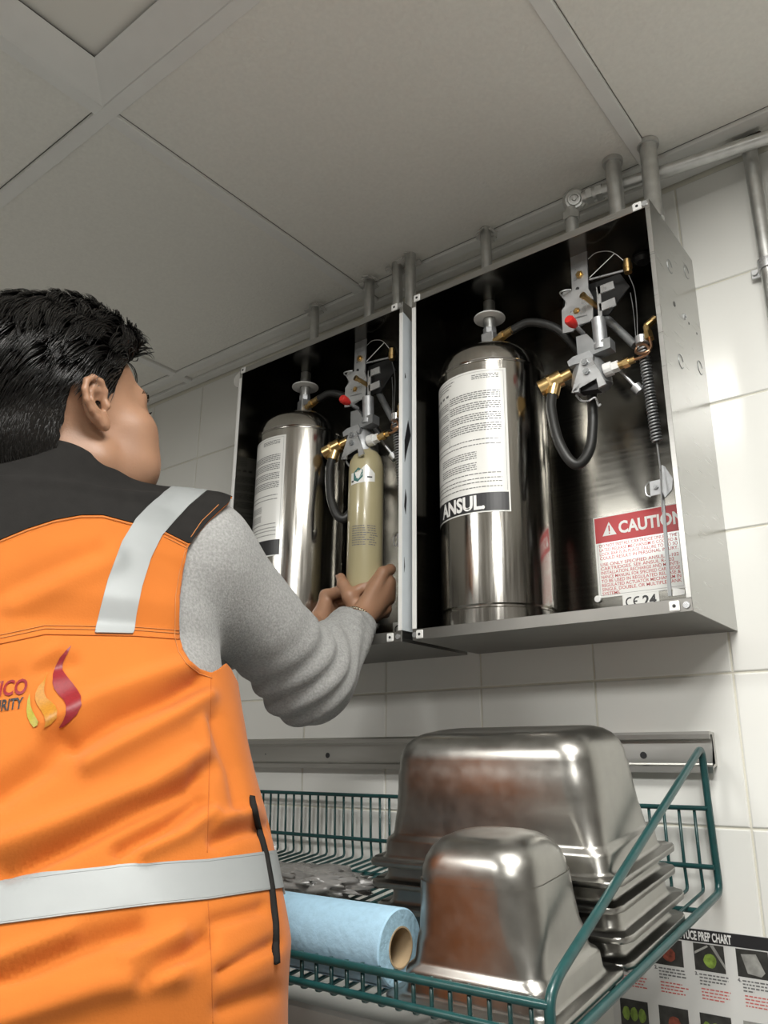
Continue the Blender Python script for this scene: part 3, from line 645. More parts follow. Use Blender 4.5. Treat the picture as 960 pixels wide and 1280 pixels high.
# white end cap at the upper left corner of the left cabinet
c = Vector((X0 + DX - .0255, -.150, Z1 - .006)); o = thing('end_cap', 'white rounded plastic cap behind the upper left corner of the left cabinet', 'pipe cap', c)
bm = B(); lathe(bm, [(0, -.022), (.014, -.022), (.019, -.017), (.0205, -.008), (.0205, .012), (0, .012)], c, 24, Vector((.25, -.95, .1))); fin('cap', bm, 'pvc', o, autos=35)
bm = B(); lathe(bm, [(0, -.149), (.011, -.149), (.011, -.01), (0, -.01)], c, 16, Vector((0, -1, 0))); fin('stub', bm, 'pvc', o, autos=35)

# ================================================================ WALL RAIL AND WIRE BASKET
rail = thing('wall_rail', 'long stainless hanging rail screwed to the tiled wall above the basket', 'rail', (-.7, 0, 1.495))
RX0, RX1 = -1.33, -.0335
prof = [(-.0005, 1.5215), (-.020, 1.5225), (-.0215, 1.519), (-.021, 1.5125), (-.0185, 1.512), (-.0188, 1.5185), (-.010, 1.5185), (-.0085, 1.510), (-.0085, 1.481), (-.016, 1.479), (-.0205, 1.4765), (-.0205, 1.4685), (-.018, 1.4685), (-.018, 1.4745), (-.006, 1.4775), (-.0005, 1.4775)]
bm = B(); prism(bm, prof, (RX0, 0, 0), (0, 1, 0), (0, 0, 1), (RX1 - RX0, 0, 0)); rb = fin('channel', bm, 'rail', rail)
for x in (-.734, -.1315, -1.2):
    bm = B(); cyl(bm, (x, -.0095, 1.4915), (x, -.0080, 1.4915), .0048, 16); fin('screw_hole', bm, 'ink', rail)
for x in (-.56, -.0478, -.90):
    bm = B(); cyl(bm, (x, -.0095, 1.494 if x < -.1 else 1.476), (x, -.0080, 1.494 if x < -.1 else 1.476), .0016, 8); fin('rivet', bm, 'zincd', rail)

K = .148; FY0, FZ0 = -.0245, 1.3235         # the basket floor slopes down towards the room
def fz(y): return FZ0 + K * (y - FY0)
BX1, BX0 = -.0415, -1.26
bas = thing('wire_basket', 'green coated wire basket shelf hanging from the steel rail', 'wire basket', (-.65, -.03, 1.32))
for x in (BX1, BX0):
    loop = fillet([(x, -.033, 1.46), (x, -.0350, 1.502), (x, -.4800, 1.3040), (x, -.4960, 1.290), (x, -.4940, fz(-.494) - .004), (x, FY0 + .003, FZ0), (x, -.0290, 1.40), (x, -.033, 1.46)], .016, 5)
    bm = B(); tube(bm, loop[:-1], .0048, 12, closed=True); fin('end_frame', bm, 'wire', bas, True)
wp = fillet([(0, -.031, 1.4245), (0, -.0290, 1.352), (0, FY0 - .0008, FZ0), (0, -.4860, fz(-.486)), (0, -.4905, fz(-.49) + .002), (0, -.4925, 1.2895)], .007, 4)
bm = B(); tube(bm, wp, .00215, 7); bmesh.ops.recalc_face_normals(bm, faces=bm.faces)
wme = bpy.data.meshes.new('wire'); bm.to_mesh(wme); bm.free(); wme.materials.append(M['wire']); wme.polygons.foreach_set('use_smooth', [True] * len(wme.polygons))
nw = int((BX1 - BX0) / .0204)
for i in range(1, nw + 1):
    o = bpy.data.objects.new('wire', wme); COL.objects.link(o); o.parent = bas; o.location = Vector((BX1 - i * .0204 + .0012 * (i > 0), 0, 0)) - off(bas)
for y, z, r in ((-.0335, 1.4245, .0032), (-.0325, 1.3535, .0032), (-.092, fz(-.092) - .004, .0032), (-.219, fz(-.219) - .004, .0032), (-.349, fz(-.349) - .004, .0032), (-.4955, 1.2620, .0036), (-.4965, 1.2860, .0040)):
    bm = B(); cyl(bm, (BX0, y, z), (BX1, y, z), r, 10); fin('cross_bar', bm, 'wire', bas, autos=60)

# ================================================================ PANS (upside down, on the sloping basket floor)
EY = Vector((0, 1, K)).normalized(); EZ = Vector((0, -K, 1)).normalized(); EX = Vector((1, 0, 0))
def rrect(a, b, r, n=8):
    P = []
    for cx, cy, a0 in ((a - r, b - r, 0), (-a + r, b - r, 90), (-a + r, -b + r, 180), (a - r, -b + r, 270)):
        for i in range(n + 1):
            t = math.radians(a0 + 90 * i / n); P.append((cx + r * math.cos(t), cy + r * math.sin(t)))
    return P
def pan_mesh(sx, sy, dep, rim_r=.018, wall_r=.034, tp=1.0, seed=1):
    a, b = sx / 2, sy / 2; bm = B()
    sec = [(0, -.0045, rim_r), (0, .0004, rim_r), (.0012, .0014, rim_r), (.0105, .0014, rim_r - .004), (.0128, .0026, rim_r - .003), (.0142, .006, rim_r - .001), (.0150, .020, rim_r), (.0164, .0235, rim_r + .001), (.0200, .0265, rim_r + .003), (.0212, .030, rim_r + .004),
           (.0225, .046, rim_r + .008), (.0232, .054, wall_r - .004), (.0250, .075, wall_r), (.0280, .10, wall_r), (.0300, dep - .040, wall_r), (.0316, dep - .029, wall_r), (.0348, dep - .0185, wall_r), (.0400, dep - .0100, wall_r), (.0475, dep - .0040, wall_r - .002), (.0565, dep - .0008, wall_r - .006), (.066, dep, wall_r - .010), (.078, dep - .0006, .012)]
    rr_ = random.Random(seed); rings = []
    for ins, h, r in sec:
        ins = ins if ins < .0226 else .0226 + (ins - .0226) * tp if ins < .0317 else ins - (.0317 - .0226) * (1 - tp)
        r = min(r, a - ins - .001, b - ins - .001); ring = []
        for p in rrect(a - ins, b - ins, r): ring.append(bm.verts.new(EX * p[0] + EY * p[1] + EZ * (h + (rr_.uniform(-.0009, .0009) if h < .002 else 0))))
        rings.append(ring)
    n = len(rings[0])
    for A, Q in zip(rings[:-1], rings[1:]):
        for j in range(n): bm.faces.new((A[j], A[(j + 1) % n], Q[(j + 1) % n], Q[j]))
    c = bm.verts.new(EZ * (dep - .0012))
    for j in range(n): bm.faces.new((rings[-1][j], rings[-1][(j + 1) % n], c))
    bmesh.ops.recalc_face_normals(bm, faces=bm.faces)
    me = bpy.data.meshes.new('pan_shell'); bm.to_mesh(me); bm.free(); me.materials.append(M['pan']); me.polygons.foreach_set('use_smooth', [True] * len(me.polygons))
    me.set_sharp_from_angle(angle=math.radians(60)); return me
def add_pan(me, x, y, lift, label, group, name='steel_pan'):
    o = bpy.data.objects.new(name, me); COL.objects.link(o); tag(o, label, 'pan', group)
    o.location = Vector((x, y, fz(y) + .0022)) + EZ * (lift + .0048)
    m = o.modifiers.new('thickness', 'SOLIDIFY'); m.thickness = .0008; m.offset = -1
    return o
pm = pan_mesh(.322, .190, .143, tp=.6)
PL = ['topmost, fully visible pan of the upturned stack of long steel pans', 'second pan from the top of the upturned stack, only its rim and lower wall showing', 'third pan from the top of the upturned stack, just above the lowest', 'lowest pan of the upturned stack, its rim on the basket wires']
for k in range(4):
    o = add_pan(pm if k == 3 else pm, -.204 + (0, .004, -.003, .002)[k], -.236 + (.004, 0, .002, -.004)[k], .0262 * k, PL[3 - k], 'upturned stack of steel pans')
ps = pan_mesh(.184, .164, .138, .016, .034, .5, 5)
add_pan(ps, -.1355, -.4045, 0, 'smaller deep steel pan standing upturned alone at the front of the basket', None)

# ================================================================ PAPER ROLL, BAG, BITS IN THE BASKET
RR = .0365; RC = Vector((-.2275, -.4525, 0)); RC.z = fz(RC.y) + RR * 1.011 + .002
roll = thing('paper_towel_roll', 'light blue paper towel roll lying behind the front wires of the basket', 'paper roll', RC)
bm = B(); lathe(bm, [(.0195, 0), (RR - .0015, 0), (RR, .0015), (RR, .258), (RR - .0015, .26), (.0195, .26), (.0195, 0)], RC, 64, Vector((-1, 0, 0)))
me_o = fin('paper', bm, 'paper', roll, autos=40); me_o.data.materials.append(M['paperend'])
for p in me_o.data.polygons:
    if abs(p.normal.x) > .9: p.material_index = 1
bm = B(); lathe(bm, [(.0195, -.0006), (.0195, .2606), (.0180, .2606), (.0180, -.0006), (.0195, -.0006)], RC, 40, Vector((-1, 0, 0))); fin('cardboard_core', bm, 'card', roll, autos=40)
bm = B(); a = RC + Vector((-.002, -.028, .0236)); 
P = [RC + Vector((x, -math.sin(t) * (RR + .0008), math.cos(t) * (RR + .0008))) for t in [math.radians(d) for d in range(150, 262, 8)] for x in (-.001, -.258)]
vv = [bm.verts.new(p) for p in P]
for i in range(0, len(vv) - 2, 2): bm.faces.new((vv[i], vv[i + 1], vv[i + 3], vv[i + 2]))
keep('loose_sheet', bm, 'paper', roll, True)
# crumpled bag
bm = B(); bmesh.ops.create_icosphere(bm, subdivisions=4, radius=1)
bc = Vector((-.560, -.245, 0)); bc.z = fz(bc.y) + .022
for v in bm.verts:
    n = v.co.normalized(); q = n * 2.2
    d = 1 + .16 * math.sin(5 * q.x + 3 * q.y) * math.cos(4 * q.z + q.x) + .10 * math.sin(11 * q.y + 7 * q.z) + .07 * math.sin(17 * q.x - 9 * q.y) + .05 * rng.uniform(-1, 1)
    v.co = bc + Vector((n.x * .115, n.y * .060, n.z * .020 + .002)) * d
    v.co.z = max(v.co.z, fz(v.co.y) + .0025)
bag = fin('plastic_bag', bm, 'bag', None, True); tag(bag, 'crumpled clear plastic bag lying in the basket behind the blue roll', 'bag')
bm = B(); c = Vector((-.29, -.43, 0)); c.z = fz(c.y) - .020
# pale box below the basket, next to the vest
bm = B(); tp = at(351, 1248, -.40); box(bm, -.66, -.235, -.40, -.02, .80, tp.z, .004)
bx = fin('storage_box', bm, 'box', None); tag(bx, 'pale grey flat topped box below the basket beside the orange vest', 'box')

# ================================================================ POSTER
PX0, PX1, PZ0, PZ1 = -.2060, .2500, .905, 1.2745
po = thing('wall_poster', 'white lettuce preparation poster with small photos on the tiled wall', 'poster', (PX0, 0, PZ1))
bm = B(); box(bm, PX0, PX1, -.0012, -.0002, PZ0, PZ1); fin('sheet', bm, 'poster', po)
pf = lambda e: (lambda u, v: Vector((PX0 + u, -.0012 - e, PZ1 - v)))
bm = B(); quad(bm, pf(.0003), .001, PX1 - PX0 - .001, .0008, .0158); keep('title_band', bm, 'ink', po)
bm = B(); s = 'LETTUCE PREP CHART'; k_ = .0735 / text_width(s, .0142, .0005); put_text(bm, s, .0142, lambda u, v: pf(.0006)(u + .0925, .0134 - v), .0005, sx=k_); keep('title_lettering', bm, 'white', po)
rr = random.Random(12)
fn = pf(.0003); f6 = pf(.0005)
caps = {0: '1.', 1: '2.', 2: '3.', 3: '4.', 4: '5.', 5: '6.', 6: '7.', 7: '8.'}
inkb, redb = B(), B()
pk = 0
for row in range(4):
    for col in range(8):
        u = .0105 + .0531 * col; v = .0172 + .080 * row
        hidden = False
        bm = B(); quad(bm, fn, u, u + .0385, v, v + .0315)
        kind = [('photodark', 'lettuce'), ('photodark', 'photored'), ('photodark', 'lettuce'), ('photodark', 'photogrey')][(col + (2 if row % 2 else 0)) % 4] if row != 1 else [('photodark', 'photored'), ('photodark', 'lettuce'), ('photogrey', 'lettuce'), ('photodark', 'lettuce')][(col + 3) % 4]
        ph = keep('photo_print', bm, kind[0], po)
        bm = B()
        def blob(cx, cy, rx, ry, n=14):
            bm.faces.new([bm.verts.new(f6(cx + rx * math.cos(2 * PI * i / n) * rr.uniform(.88, 1.08), cy + ry * math.sin(2 * PI * i / n) * rr.uniform(.9, 1.08))) for i in range(n)])
        if row == 1 and (col + 3) % 4 in (1, 3):
            for q in (.008, .019, .030): blob(u + q, v + .017, .0052, .0085)
        elif kind[1] == 'photogrey':
            P = [(u + .006, v + .006), (u + .024, v + .004), (u + .033, v + .024), (u + .028, v + .029), (u + .012, v + .027)]
            bm.faces.new([bm.verts.new(f6(*p)) for p in P])
        else: blob(u + .020, v + .019, .0085, .0085)
        keep('photo_subject', bm, kind[1], ph)
        if row == 0 and col == 2:
            bm = B(); bm.faces.new([bm.verts.new(f6(*p)) for p in ((u + .001, v + .010), (u + .018, v + .001), (u + .019, v + .003), (u + .001, v + .013))])
            bm.faces.new([bm.verts.new(f6(*p)) for p in ((u + .021, v + .0005), (u + .026, v + .0005), (u + .0385, v + .022), (u + .0385, v + .027))]); keep('photo_sink', bm, 'photogrey', ph)
        if row * 8 + col in caps: put_text(inkb, caps[row * 8 + col], .0055, lambda a, b: fn(a + u - .001, v + .0375 - b), .0003)
        for ln in range(4):
            x = u + .0045; e = u + .042 - (.025 if ln == 3 else rr.uniform(0, .008))
            while x < e:
                w = min(rr.uniform(.002, .006), e - x); quad(inkb, fn, x, x + w, v + .035 + ln * .0037, v + .0367 + ln * .0037); x += w + .0012
        for ln in range(4):
            x = u + .0055; e = u + .042 - rr.uniform(0, .009)
            while x < e:
                w = min(rr.uniform(.002, .006), e - x); quad(redb, fn, x, x + w, v + .0515 + ln * .0037, v + .053 + ln * .0037); x += w + .0012
for _o in (keep('caption_print', inkb, 'print', po), keep('red_caption_print', redb, 'pred', po)): _o['kind'] = 'stuff'

# ================================================================ THE MAN
M['skin'] = mat('skin', (0.34, 0.186, 0.112), 0.48, sss=0.12, noise=0.07, nscale=28, bump=0.12, bscale=420)
M['hair'] = mat('black_hair', (0.011, 0.010, 0.009), 0.30, noise=0.2, nscale=90, spec=0.55)
M['scalp'] = mat('cropped_hair', (0.008, 0.007, 0.006), 0.9, noise=0.35, nscale=240, bump=0.6, bscale=420, spec=0.15)
M['shirt'] = mat('heather_grey_cotton', (0.32, 0.32, 0.312), 0.95, spec=0.2, noise=0.20, nscale=330, bump=0.35, bscale=420, sheen=0.15, detail=6)
M['orange'] = mat('orange_twill', (0.53, 0.148, 0.022), 0.85, spec=0.2, noise=0.05, nscale=14, bump=0.12, bscale=500, sheen=0.1)
M['yoke'] = mat('charcoal_twill', (0.021, 0.020, 0.019), 0.95, spec=0.08, noise=0.08, nscale=60, bump=0.15, bscale=500)
M['reflect'] = mat('silver_reflective_tape', (0.29, 0.305, 0.305), 0.55, noise=0.03, nscale=30, bump=0.05, bscale=90, metal=0.15)
M['thread'] = mat('orange_thread', (0.52, 0.20, 0.06), 0.8)
M['threadd'] = mat('seam_shadow', (0.46, 0.12, 0.016), 0.9)
M['logored'] = mat('logo_red', (0.22, 0.010, 0.016), 0.5, noise=0.12, nscale=500)
M['logogold'] = mat('logo_gold', (0.40, 0.17, 0.012), 0.5, noise=0.12, nscale=500)
M['logogreen'] = mat('logo_green', (0.30, 0.25, 0.015), 0.5, noise=0.12, nscale=500)
M['trouser'] = mat('dark_trousers', (0.03, 0.035, 0.05), 0.9)
M['shoe'] = mat('black_leather', (0.02, 0.02, 0.02), 0.5)
M['eye'] = mat('eye_white', (0.75, 0.72, 0.68), 0.15)
M['nail'] = mat('nail', (0.60, 0.38, 0.29), 0.3)
M['silver'] = mat('silver_chain', (0.75, 0.72, 0.62), 0.25, 1.0)

def A_(v): return np.array(v, float)
def smin(a, b, k):
    h = np.clip(0.5 + 0.5 * (b - a) / k, 0, 1); return b + (a - b) * h - k * h * (1 - h)
def rcone(P, a, b, ra, rb):
    a, b = A_(a), A_(b); ba = b - a; L2 = ba @ ba; h = np.clip((P - a) @ ba / L2, 0, 1)
    return np.linalg.norm(P - a - h[:, None] * ba, axis=1) - (ra + (rb - ra) * h)
def ellip(P, c, R3, rad):                     # R3 rows = axes
    q = ((P - A_(c)) @ A_(R3).T) / A_(rad); k0 = np.linalg.norm(q, axis=1); k1 = np.linalg.norm(q / A_(rad), axis=1)
    return k0 * (k0 - 1) / np.maximum(k1, 1e-9)
def sdf_mesh(f, lo, hi, h):
    """surface nets, evaluated only near the surface"""
    lo = A_(lo); m = 4; n = np.ceil((A_(hi) - lo) / (h * m)).astype(int); g = [np.arange(k + 1) * h * m for k in n]
    X = np.stack(np.meshgrid(*g, indexing='ij'), -1).reshape(-1, 3) + lo
    c = f(X).reshape(n + 1).astype(np.float32)
    mn = np.full(n, 1e9, np.float32)
    for dx in (0, 1):
        for dy in (0, 1):
            for dz in (0, 1): mn = np.minimum(mn, np.abs(c[dx:n[0] + dx, dy:n[1] + dy, dz:n[2] + dz]))
    act = mn < h * m * 1.9
    N = n * m
    D = np.repeat(np.repeat(np.repeat(np.where(c[:-1, :-1, :-1] < 0, -1, 1).astype(np.float32), m, 0), m, 1), m, 2)
    mask = np.repeat(np.repeat(np.repeat(act, m, 0), m, 1), m, 2)
    idx = np.argwhere(mask); D[mask] = f(idx * h + lo)
    S = D < 0
    s8 = np.zeros(N - 1, np.int8)
    for dx in (0, 1):
        for dy in (0, 1):
            for dz in (0, 1): s8 += S[dx:N[0] - 1 + dx, dy:N[1] - 1 + dy, dz:N[2] - 1 + dz]
    cells = np.argwhere((s8 > 0) & (s8 < 8)); vid = np.full(N - 1, -1, np.int32); vid[tuple(cells.T)] = np.arange(len(cells))
    acc = np.zeros((len(cells), 3)); cnt = np.zeros(len(cells))
    cor = [(i, j, k) for i in (0, 1) for j in (0, 1) for k in (0, 1)]
    val = {q: D[tuple((cells + q).T)] for q in cor}
    for q in cor:
        for ax in range(3):
            if q[ax]: continue
            q2 = list(q); q2[ax] = 1; q2 = tuple(q2); a, b = val[q], val[q2]; cr = (a < 0) != (b < 0)
            t_ = np.where(cr, a / np.where(cr, a - b, 1), 0); p = np.tile(A_(q), (len(cells), 1)); p[:, ax] = t_
            acc += p * cr[:, None]; cnt += cr
    V = (cells + acc / cnt[:, None]) * h + lo
    Q = []
    for ax in range(3):
        o1, o2 = [(1, 2), (2, 0), (0, 1)][ax]
        sl0 = [slice(None)] * 3; sl1 = [slice(None)] * 3; sl0[ax] = slice(0, -1); sl1[ax] = slice(1, None)
        s0, s1 = S[tuple(sl0)], S[tuple(sl1)]; e = np.argwhere(s0 != s1)
        ok = (e[:, o1] > 0) & (e[:, o2] > 0) & (e[:, o1] < N[o1] - 1) & (e[:, o2] < N[o2] - 1); e = e[ok]
        fl = s0[tuple(e.T)]
        def cid(d1, d2):
            k = e.copy(); k[:, o1] += d1; k[:, o2] += d2; return vid[tuple(k.T)]
        q = np.stack([cid(-1, -1), cid(0, -1), cid(0, 0), cid(-1, 0)], 1); q[~fl] = q[~fl][:, ::-1]; Q.append(q)
    Q = np.concatenate(Q); Q = Q[(Q >= 0).all(1)]
    return V, Q
def smooth(V, Fq, it=2, lam=0.5):
    for _ in range(it):
        acc = np.zeros_like(V); cnt = np.zeros(len(V)); k = Fq.shape[1]
        for i in range(k):
            a, b = Fq[:, i], Fq[:, (i + 1) % k]
            np.add.at(acc, a, V[b]); np.add.at(cnt, a, 1); np.add.at(acc, b, V[a]); np.add.at(cnt, b, 1)
        V = V + lam * (acc / np.maximum(cnt, 1)[:, None] - V)
    return V
def vnormals(V, T):
    n = np.zeros_like(V); a = V[T[:, 1]] - V[T[:, 0]]; b = V[T[:, 2]] - V[T[:, 0]]; c = np.cross(a, b)
    for i in range(T.shape[1]): np.add.at(n, T[:, i], c)
    return n / np.maximum(np.linalg.norm(n, axis=1), 1e-12)[:, None]
def tris(Fq): return np.concatenate([Fq[:, [0, 1, 2]], Fq[:, [0, 2, 3]]])
def clip(V, T, g, extra=None):
    """keep the g < 0 side of a triangle mesh, cutting the crossing triangles"""
    ins = g < 0; k = ins[T].sum(1); out = [T[k == 3]]; V = V.tolist(); G = g; cache = {}; new = []
    EX_ = extra.tolist() if extra is not None else None
    def mid(a, b):
        key = (a, b) if a < b else (b, a)
        if key not in cache:
            t_ = G[a] / (G[a] - G[b]); V.append([V[a][i] + t_ * (V[b][i] - V[a][i]) for i in range(3)])
            if EX_ is not None: EX_.append([EX_[a][i] + t_ * (EX_[b][i] - EX_[a][i]) for i in range(len(EX_[a]))])
            cache[key] = len(V) - 1
        return cache[key]
    for tr in T[(k == 1) | (k == 2)]:
        poly = []
        for i in range(3):
            a, b = int(tr[i]), int(tr[(i + 1) % 3])
            if ins[a]: poly.append(a)
            if ins[a] != ins[b]: poly.append(mid(a, b))
        for i in range(1, len(poly) - 1): new.append((poly[0], poly[i], poly[i + 1]))
    T2 = np.concatenate(out + ([np.array(new)] if new else [])).astype(int)
    V = np.array(V); used, inv = np.unique(T2, return_inverse=True)
    r_ = (V[used], inv.reshape(T2.shape))
    return r_ + (np.array(EX_)[used],) if extra is not None else r_
def sdpoly(x, y, poly):              # signed distance to a closed polygon, < 0 inside
    P = A_(poly); d = np.full(len(x), 1e18); ins = np.zeros(len(x), bool)
    for i in range(len(P)):
        a, b = P[i], P[(i + 1) % len(P)]; e = b - a; wx, wy = x - a[0], y - a[1]
        t_ = np.clip((wx * e[0] + wy * e[1]) / (e @ e), 0, 1); d = np.minimum(d, (wx - e[0] * t_) ** 2 + (wy - e[1] * t_) ** 2)
        c = ((a[1] > y) != (b[1] > y)) & (x < (b[0] - a[0]) * (y - a[1]) / (b[1] - a[1] + 1e-12) + a[0]); ins ^= c
    return np.where(ins, -1, 1) * np.sqrt(d)
def dline(x, y, line):               # distance to an open polyline
    P = A_(line); d = np.full(len(x), 1e18)
    for a, b in zip(P[:-1], P[1:]):
        e = b - a; wx, wy = x - a[0], y - a[1]; t_ = np.clip((wx * e[0] + wy * e[1]) / (e @ e), 0, 1); d = np.minimum(d, (wx - e[0] * t_) ** 2 + (wy - e[1] * t_) ** 2)
    return np.sqrt(d)
_pn = np.random.default_rng(4); _PK = [(_pn.normal(size=3), _pn.uniform(0, 6.28)) for _ in range(18)]
def wob(P, freq):                    # cheap smooth noise in -1..1
    s = np.zeros(len(P))
    for k_, ph in _PK: s += np.sin(P @ (k_ / np.linalg.norm(k_) * freq) + ph)
    return s / 6.0
def tomesh(name, V, Fc, m, parent, sm=True): return pydata(name, V, Fc, m, parent, sm)

man = thing('person', 'man in an orange safety vest and grey sweatshirt, seen from behind, holding the cartridge', 'person', (-.52, -.66, FLOOR))
# ---- joints
AZ = math.radians(146); TF = A_((math.cos(AZ), math.sin(AZ), 0)); TRt = A_((math.sin(AZ), -math.cos(AZ), 0)); UP = A_((0, 0, 1))
Nb = A_(dp(70, 622, .99)); Cc = A_(dp(88, 800, .95)); Wc = A_(dp(102, 1000, .82)); Hp = A_(dp(110, 1180, .72))
SR = A_(dp(246, 697, 1.035)); EL = A_(dp(386, 849, 1.165)); WR = A_(dp(447, 777, 1.312))
SL = Nb - TRt * .175 - UP * .055 + TF * .03; WL = A_(dp(394, 786, 1.352)); ELL = (SL + WL) / 2 - UP * .09 - TRt * .02
HEADAZ = math.radians(86); tl = math.radians(-13); HS = 1.05
HF = A_((math.cos(HEADAZ) * math.cos(tl), math.sin(HEADAZ) * math.cos(tl), -math.sin(tl))); HR = A_((math.sin(HEADAZ), -math.cos(HEADAZ), 0)); HU = np.cross(HR, HF)
HC = A_(dp(88, 533, 1.01))
def hd(x, y, z): return HC + (HR * x + HF * y + HU * z) * HS
H3 = np.stack([HR, HF, HU])
ctr_z = [FLOOR + .80, Hp[2], Wc[2], Cc[2], Nb[2] - .02, Nb[2] + .03]; ctr = np.stack([Hp - UP * (Hp[2] - FLOOR - .8), Hp, Wc, Cc, Nb - UP * .02, Nb + UP * .03])
def loft(P, tab):                    # tab rows: z, half width, half depth
    z = P[:, 2]; c = np.stack([np.interp(z, ctr_z, ctr[:, i]) for i in (0, 1)], 1); d = P[:, :2] - c
    tz = [r_[0] for r_ in tab]; rx = np.interp(z, tz, [r_[1] for r_ in tab]); ry = np.interp(z, tz, [r_[2] for r_ in tab])
    u = np.abs(d @ TRt[:2]) / rx; v = np.abs(d @ TF[:2]) / ry; q = (u ** 2.4 + v ** 2.4 + 1e-12) ** (1 / 2.4)
    s = (q - 1) * np.minimum(rx, ry) * .85
    return np.maximum(s, np.maximum(tz[0] - z, z - tz[-1]))
NZ = Nb[2]
BODY = [(FLOOR + .80, .150, .112), (FLOOR + .95, .152, .112), (1.35, .144, .104), (1.45, .146, .104), (1.55, .155, .108), (1.64, .164, .106), (1.70, .160, .098), (NZ - .05, .135, .085), (NZ - .02, .095, .07), (NZ, .062, .058), (NZ + .02, .054, .055)]
# ---- body: head, neck, trunk, arms, legs in one surface
NK = hd(0, -.022, -.055)
def f_body(P):
    s = loft(P, BODY); nb2 = Nb - TF * .005
    s = smin(s, rcone(P, NK, nb2, .056, .060), .03)
    for S_, E_, W_ in ((SR, EL, WR), (SL, ELL, WL)):
        s = smin(s, rcone(P, nb2 - UP * .03, S_, .05, .055), .05); s = smin(s, rcone(P, S_, E_, .052, .042), .03); s = smin(s, rcone(P, E_, W_, .042, .027), .02)
    for sx in (-1, 1):
        hp_ = Hp + TRt * (.09 * sx); hp_[2] = FLOOR + .88; kn = hp_ + TF * .02 + TRt * (.02 * sx); kn[2] = FLOOR + .47; an = kn - TF * .03; an[2] = FLOOR + .09
        s = smin(s, rcone(P, hp_, kn, .088, .056), .04); s = smin(s, rcone(P, kn, an, .058, .036), .02); s = smin(s, rcone(P, an - UP * .045 - TF * .03, an - UP * .055 + TF * .14, .036, .03), .02)
    return s
EAR2 = lambda f_, u_, o_: A_((.0700 + o_ + .10 * -f_, -.010 + f_ * .97 - u_ * .20, .004 + u_ * .88 + f_ * .2))
def f_head(P):
    L = (P - HC) @ H3.T / HS; I = np.eye(3); x = np.abs(L[:, 0]); Lm = np.stack([x, L[:, 1], L[:, 2]], 1)
    s = ellip(L, (0, -.014, .046), I, (.074, .098, .080))
    s = smin(s, ellip(L, (0, .026, -.026), I, (.061, .068, .088)), .03)
    s = smin(s, rcone(Lm, (.053, .002, -.056), (.010, .074, -.098), .017, .018), .03)
    s = smin(s, np.linalg.norm(Lm - A_((.047, .058, -.016)), axis=1) - .024, .03)
    s = smin(s, np.linalg.norm(Lm - A_((.043, .058, -.058)), axis=1) - .024, .03)
    s = smin(s, rcone(Lm, (.012, .084, .030), (.042, .070, .032), .009, .008), .018)
    s = -smin(-s, np.linalg.norm(Lm - A_((.031, .101, .010)), axis=1) - .013, .012)
    s = smin(s, np.linalg.norm(Lm - A_((.031, .074, .012)), axis=1) - .0125, .006)
    s = smin(s, rcone(Lm, (0, .090, .024), (0, .108, -.022), .008, .0110), .012)
    s = smin(s, np.linalg.norm(Lm - A_((.0125, .100, -.026)), axis=1) - .008, .008)
    s = smin(s, ellip(Lm, (0, .090, -.052), I, (.022, .010, .006)), .008); s = smin(s, ellip(Lm, (0, .088, -.063), I, (.019, .010, .007)), .008)
    s = smin(s, np.linalg.norm(Lm - A_((0, .080, -.096)), axis=1) - .018, .02)
    s = smin(s, rcone(L, (0, -.022, -.055), H3 @ (Nb - TF * .005 - HC) / HS, .054, .058), .03)
    # ears
    e = ellip(Lm, EAR2(-.001, .003, .009), I, (.0055, .0150, .0270)); e = smin(e, ellip(Lm, EAR2(.003, -.026, .0075), I, (.0048, .0085, .0095)), .008)
    c = ellip(Lm, EAR2(.004, .000, .0155), I, (.0095, .0085, .0130)); e = -smin(-e, c, .004)
    hel = [(.012, .004, .009), (.0145, .014, .012), (.011, .026, .0150), (.001, .0315, .0170), (-.010, .0270, .0185), (-.0160, .016, .0190), (-.0165, .003, .0180), (-.0125, -.009, .0155), (-.007, -.019, .013), (-.001, -.028, .0105)]
    for a, b in zip(hel[:-1], hel[1:]): e = smin(e, rcone(Lm, EAR2(*a), EAR2(*b), .0037, .0037), .0025)
    ant = [(.003, .022, .0125), (-.006, .014, .0145), (-.0085, .003, .0145), (-.005, -.008, .013), (.003, -.014, .011)]
    for a, b in zip(ant[:-1], ant[1:]): e = smin(e, rcone(Lm, EAR2(*a), EAR2(*b), .0026, .0026), .003)
    e = smin(e, np.linalg.norm(Lm - EAR2(.0125, -.004, .0110), axis=1) - .0048, .004)
    return smin(s, e, .006) * HS
Vb, Qb = sdf_mesh(f_body, (-1.05, -1.15, FLOOR - .02), (-.18, -.02, NZ + .10), .011)
Vb = smooth(Vb, Qb, 2)
Vh, Qh = sdf_mesh(f_head, HC - A_((.125, .15, .17)), HC + A_((.125, .16, .15)), .0021)
Vh = smooth(Vh, Qh, 1)
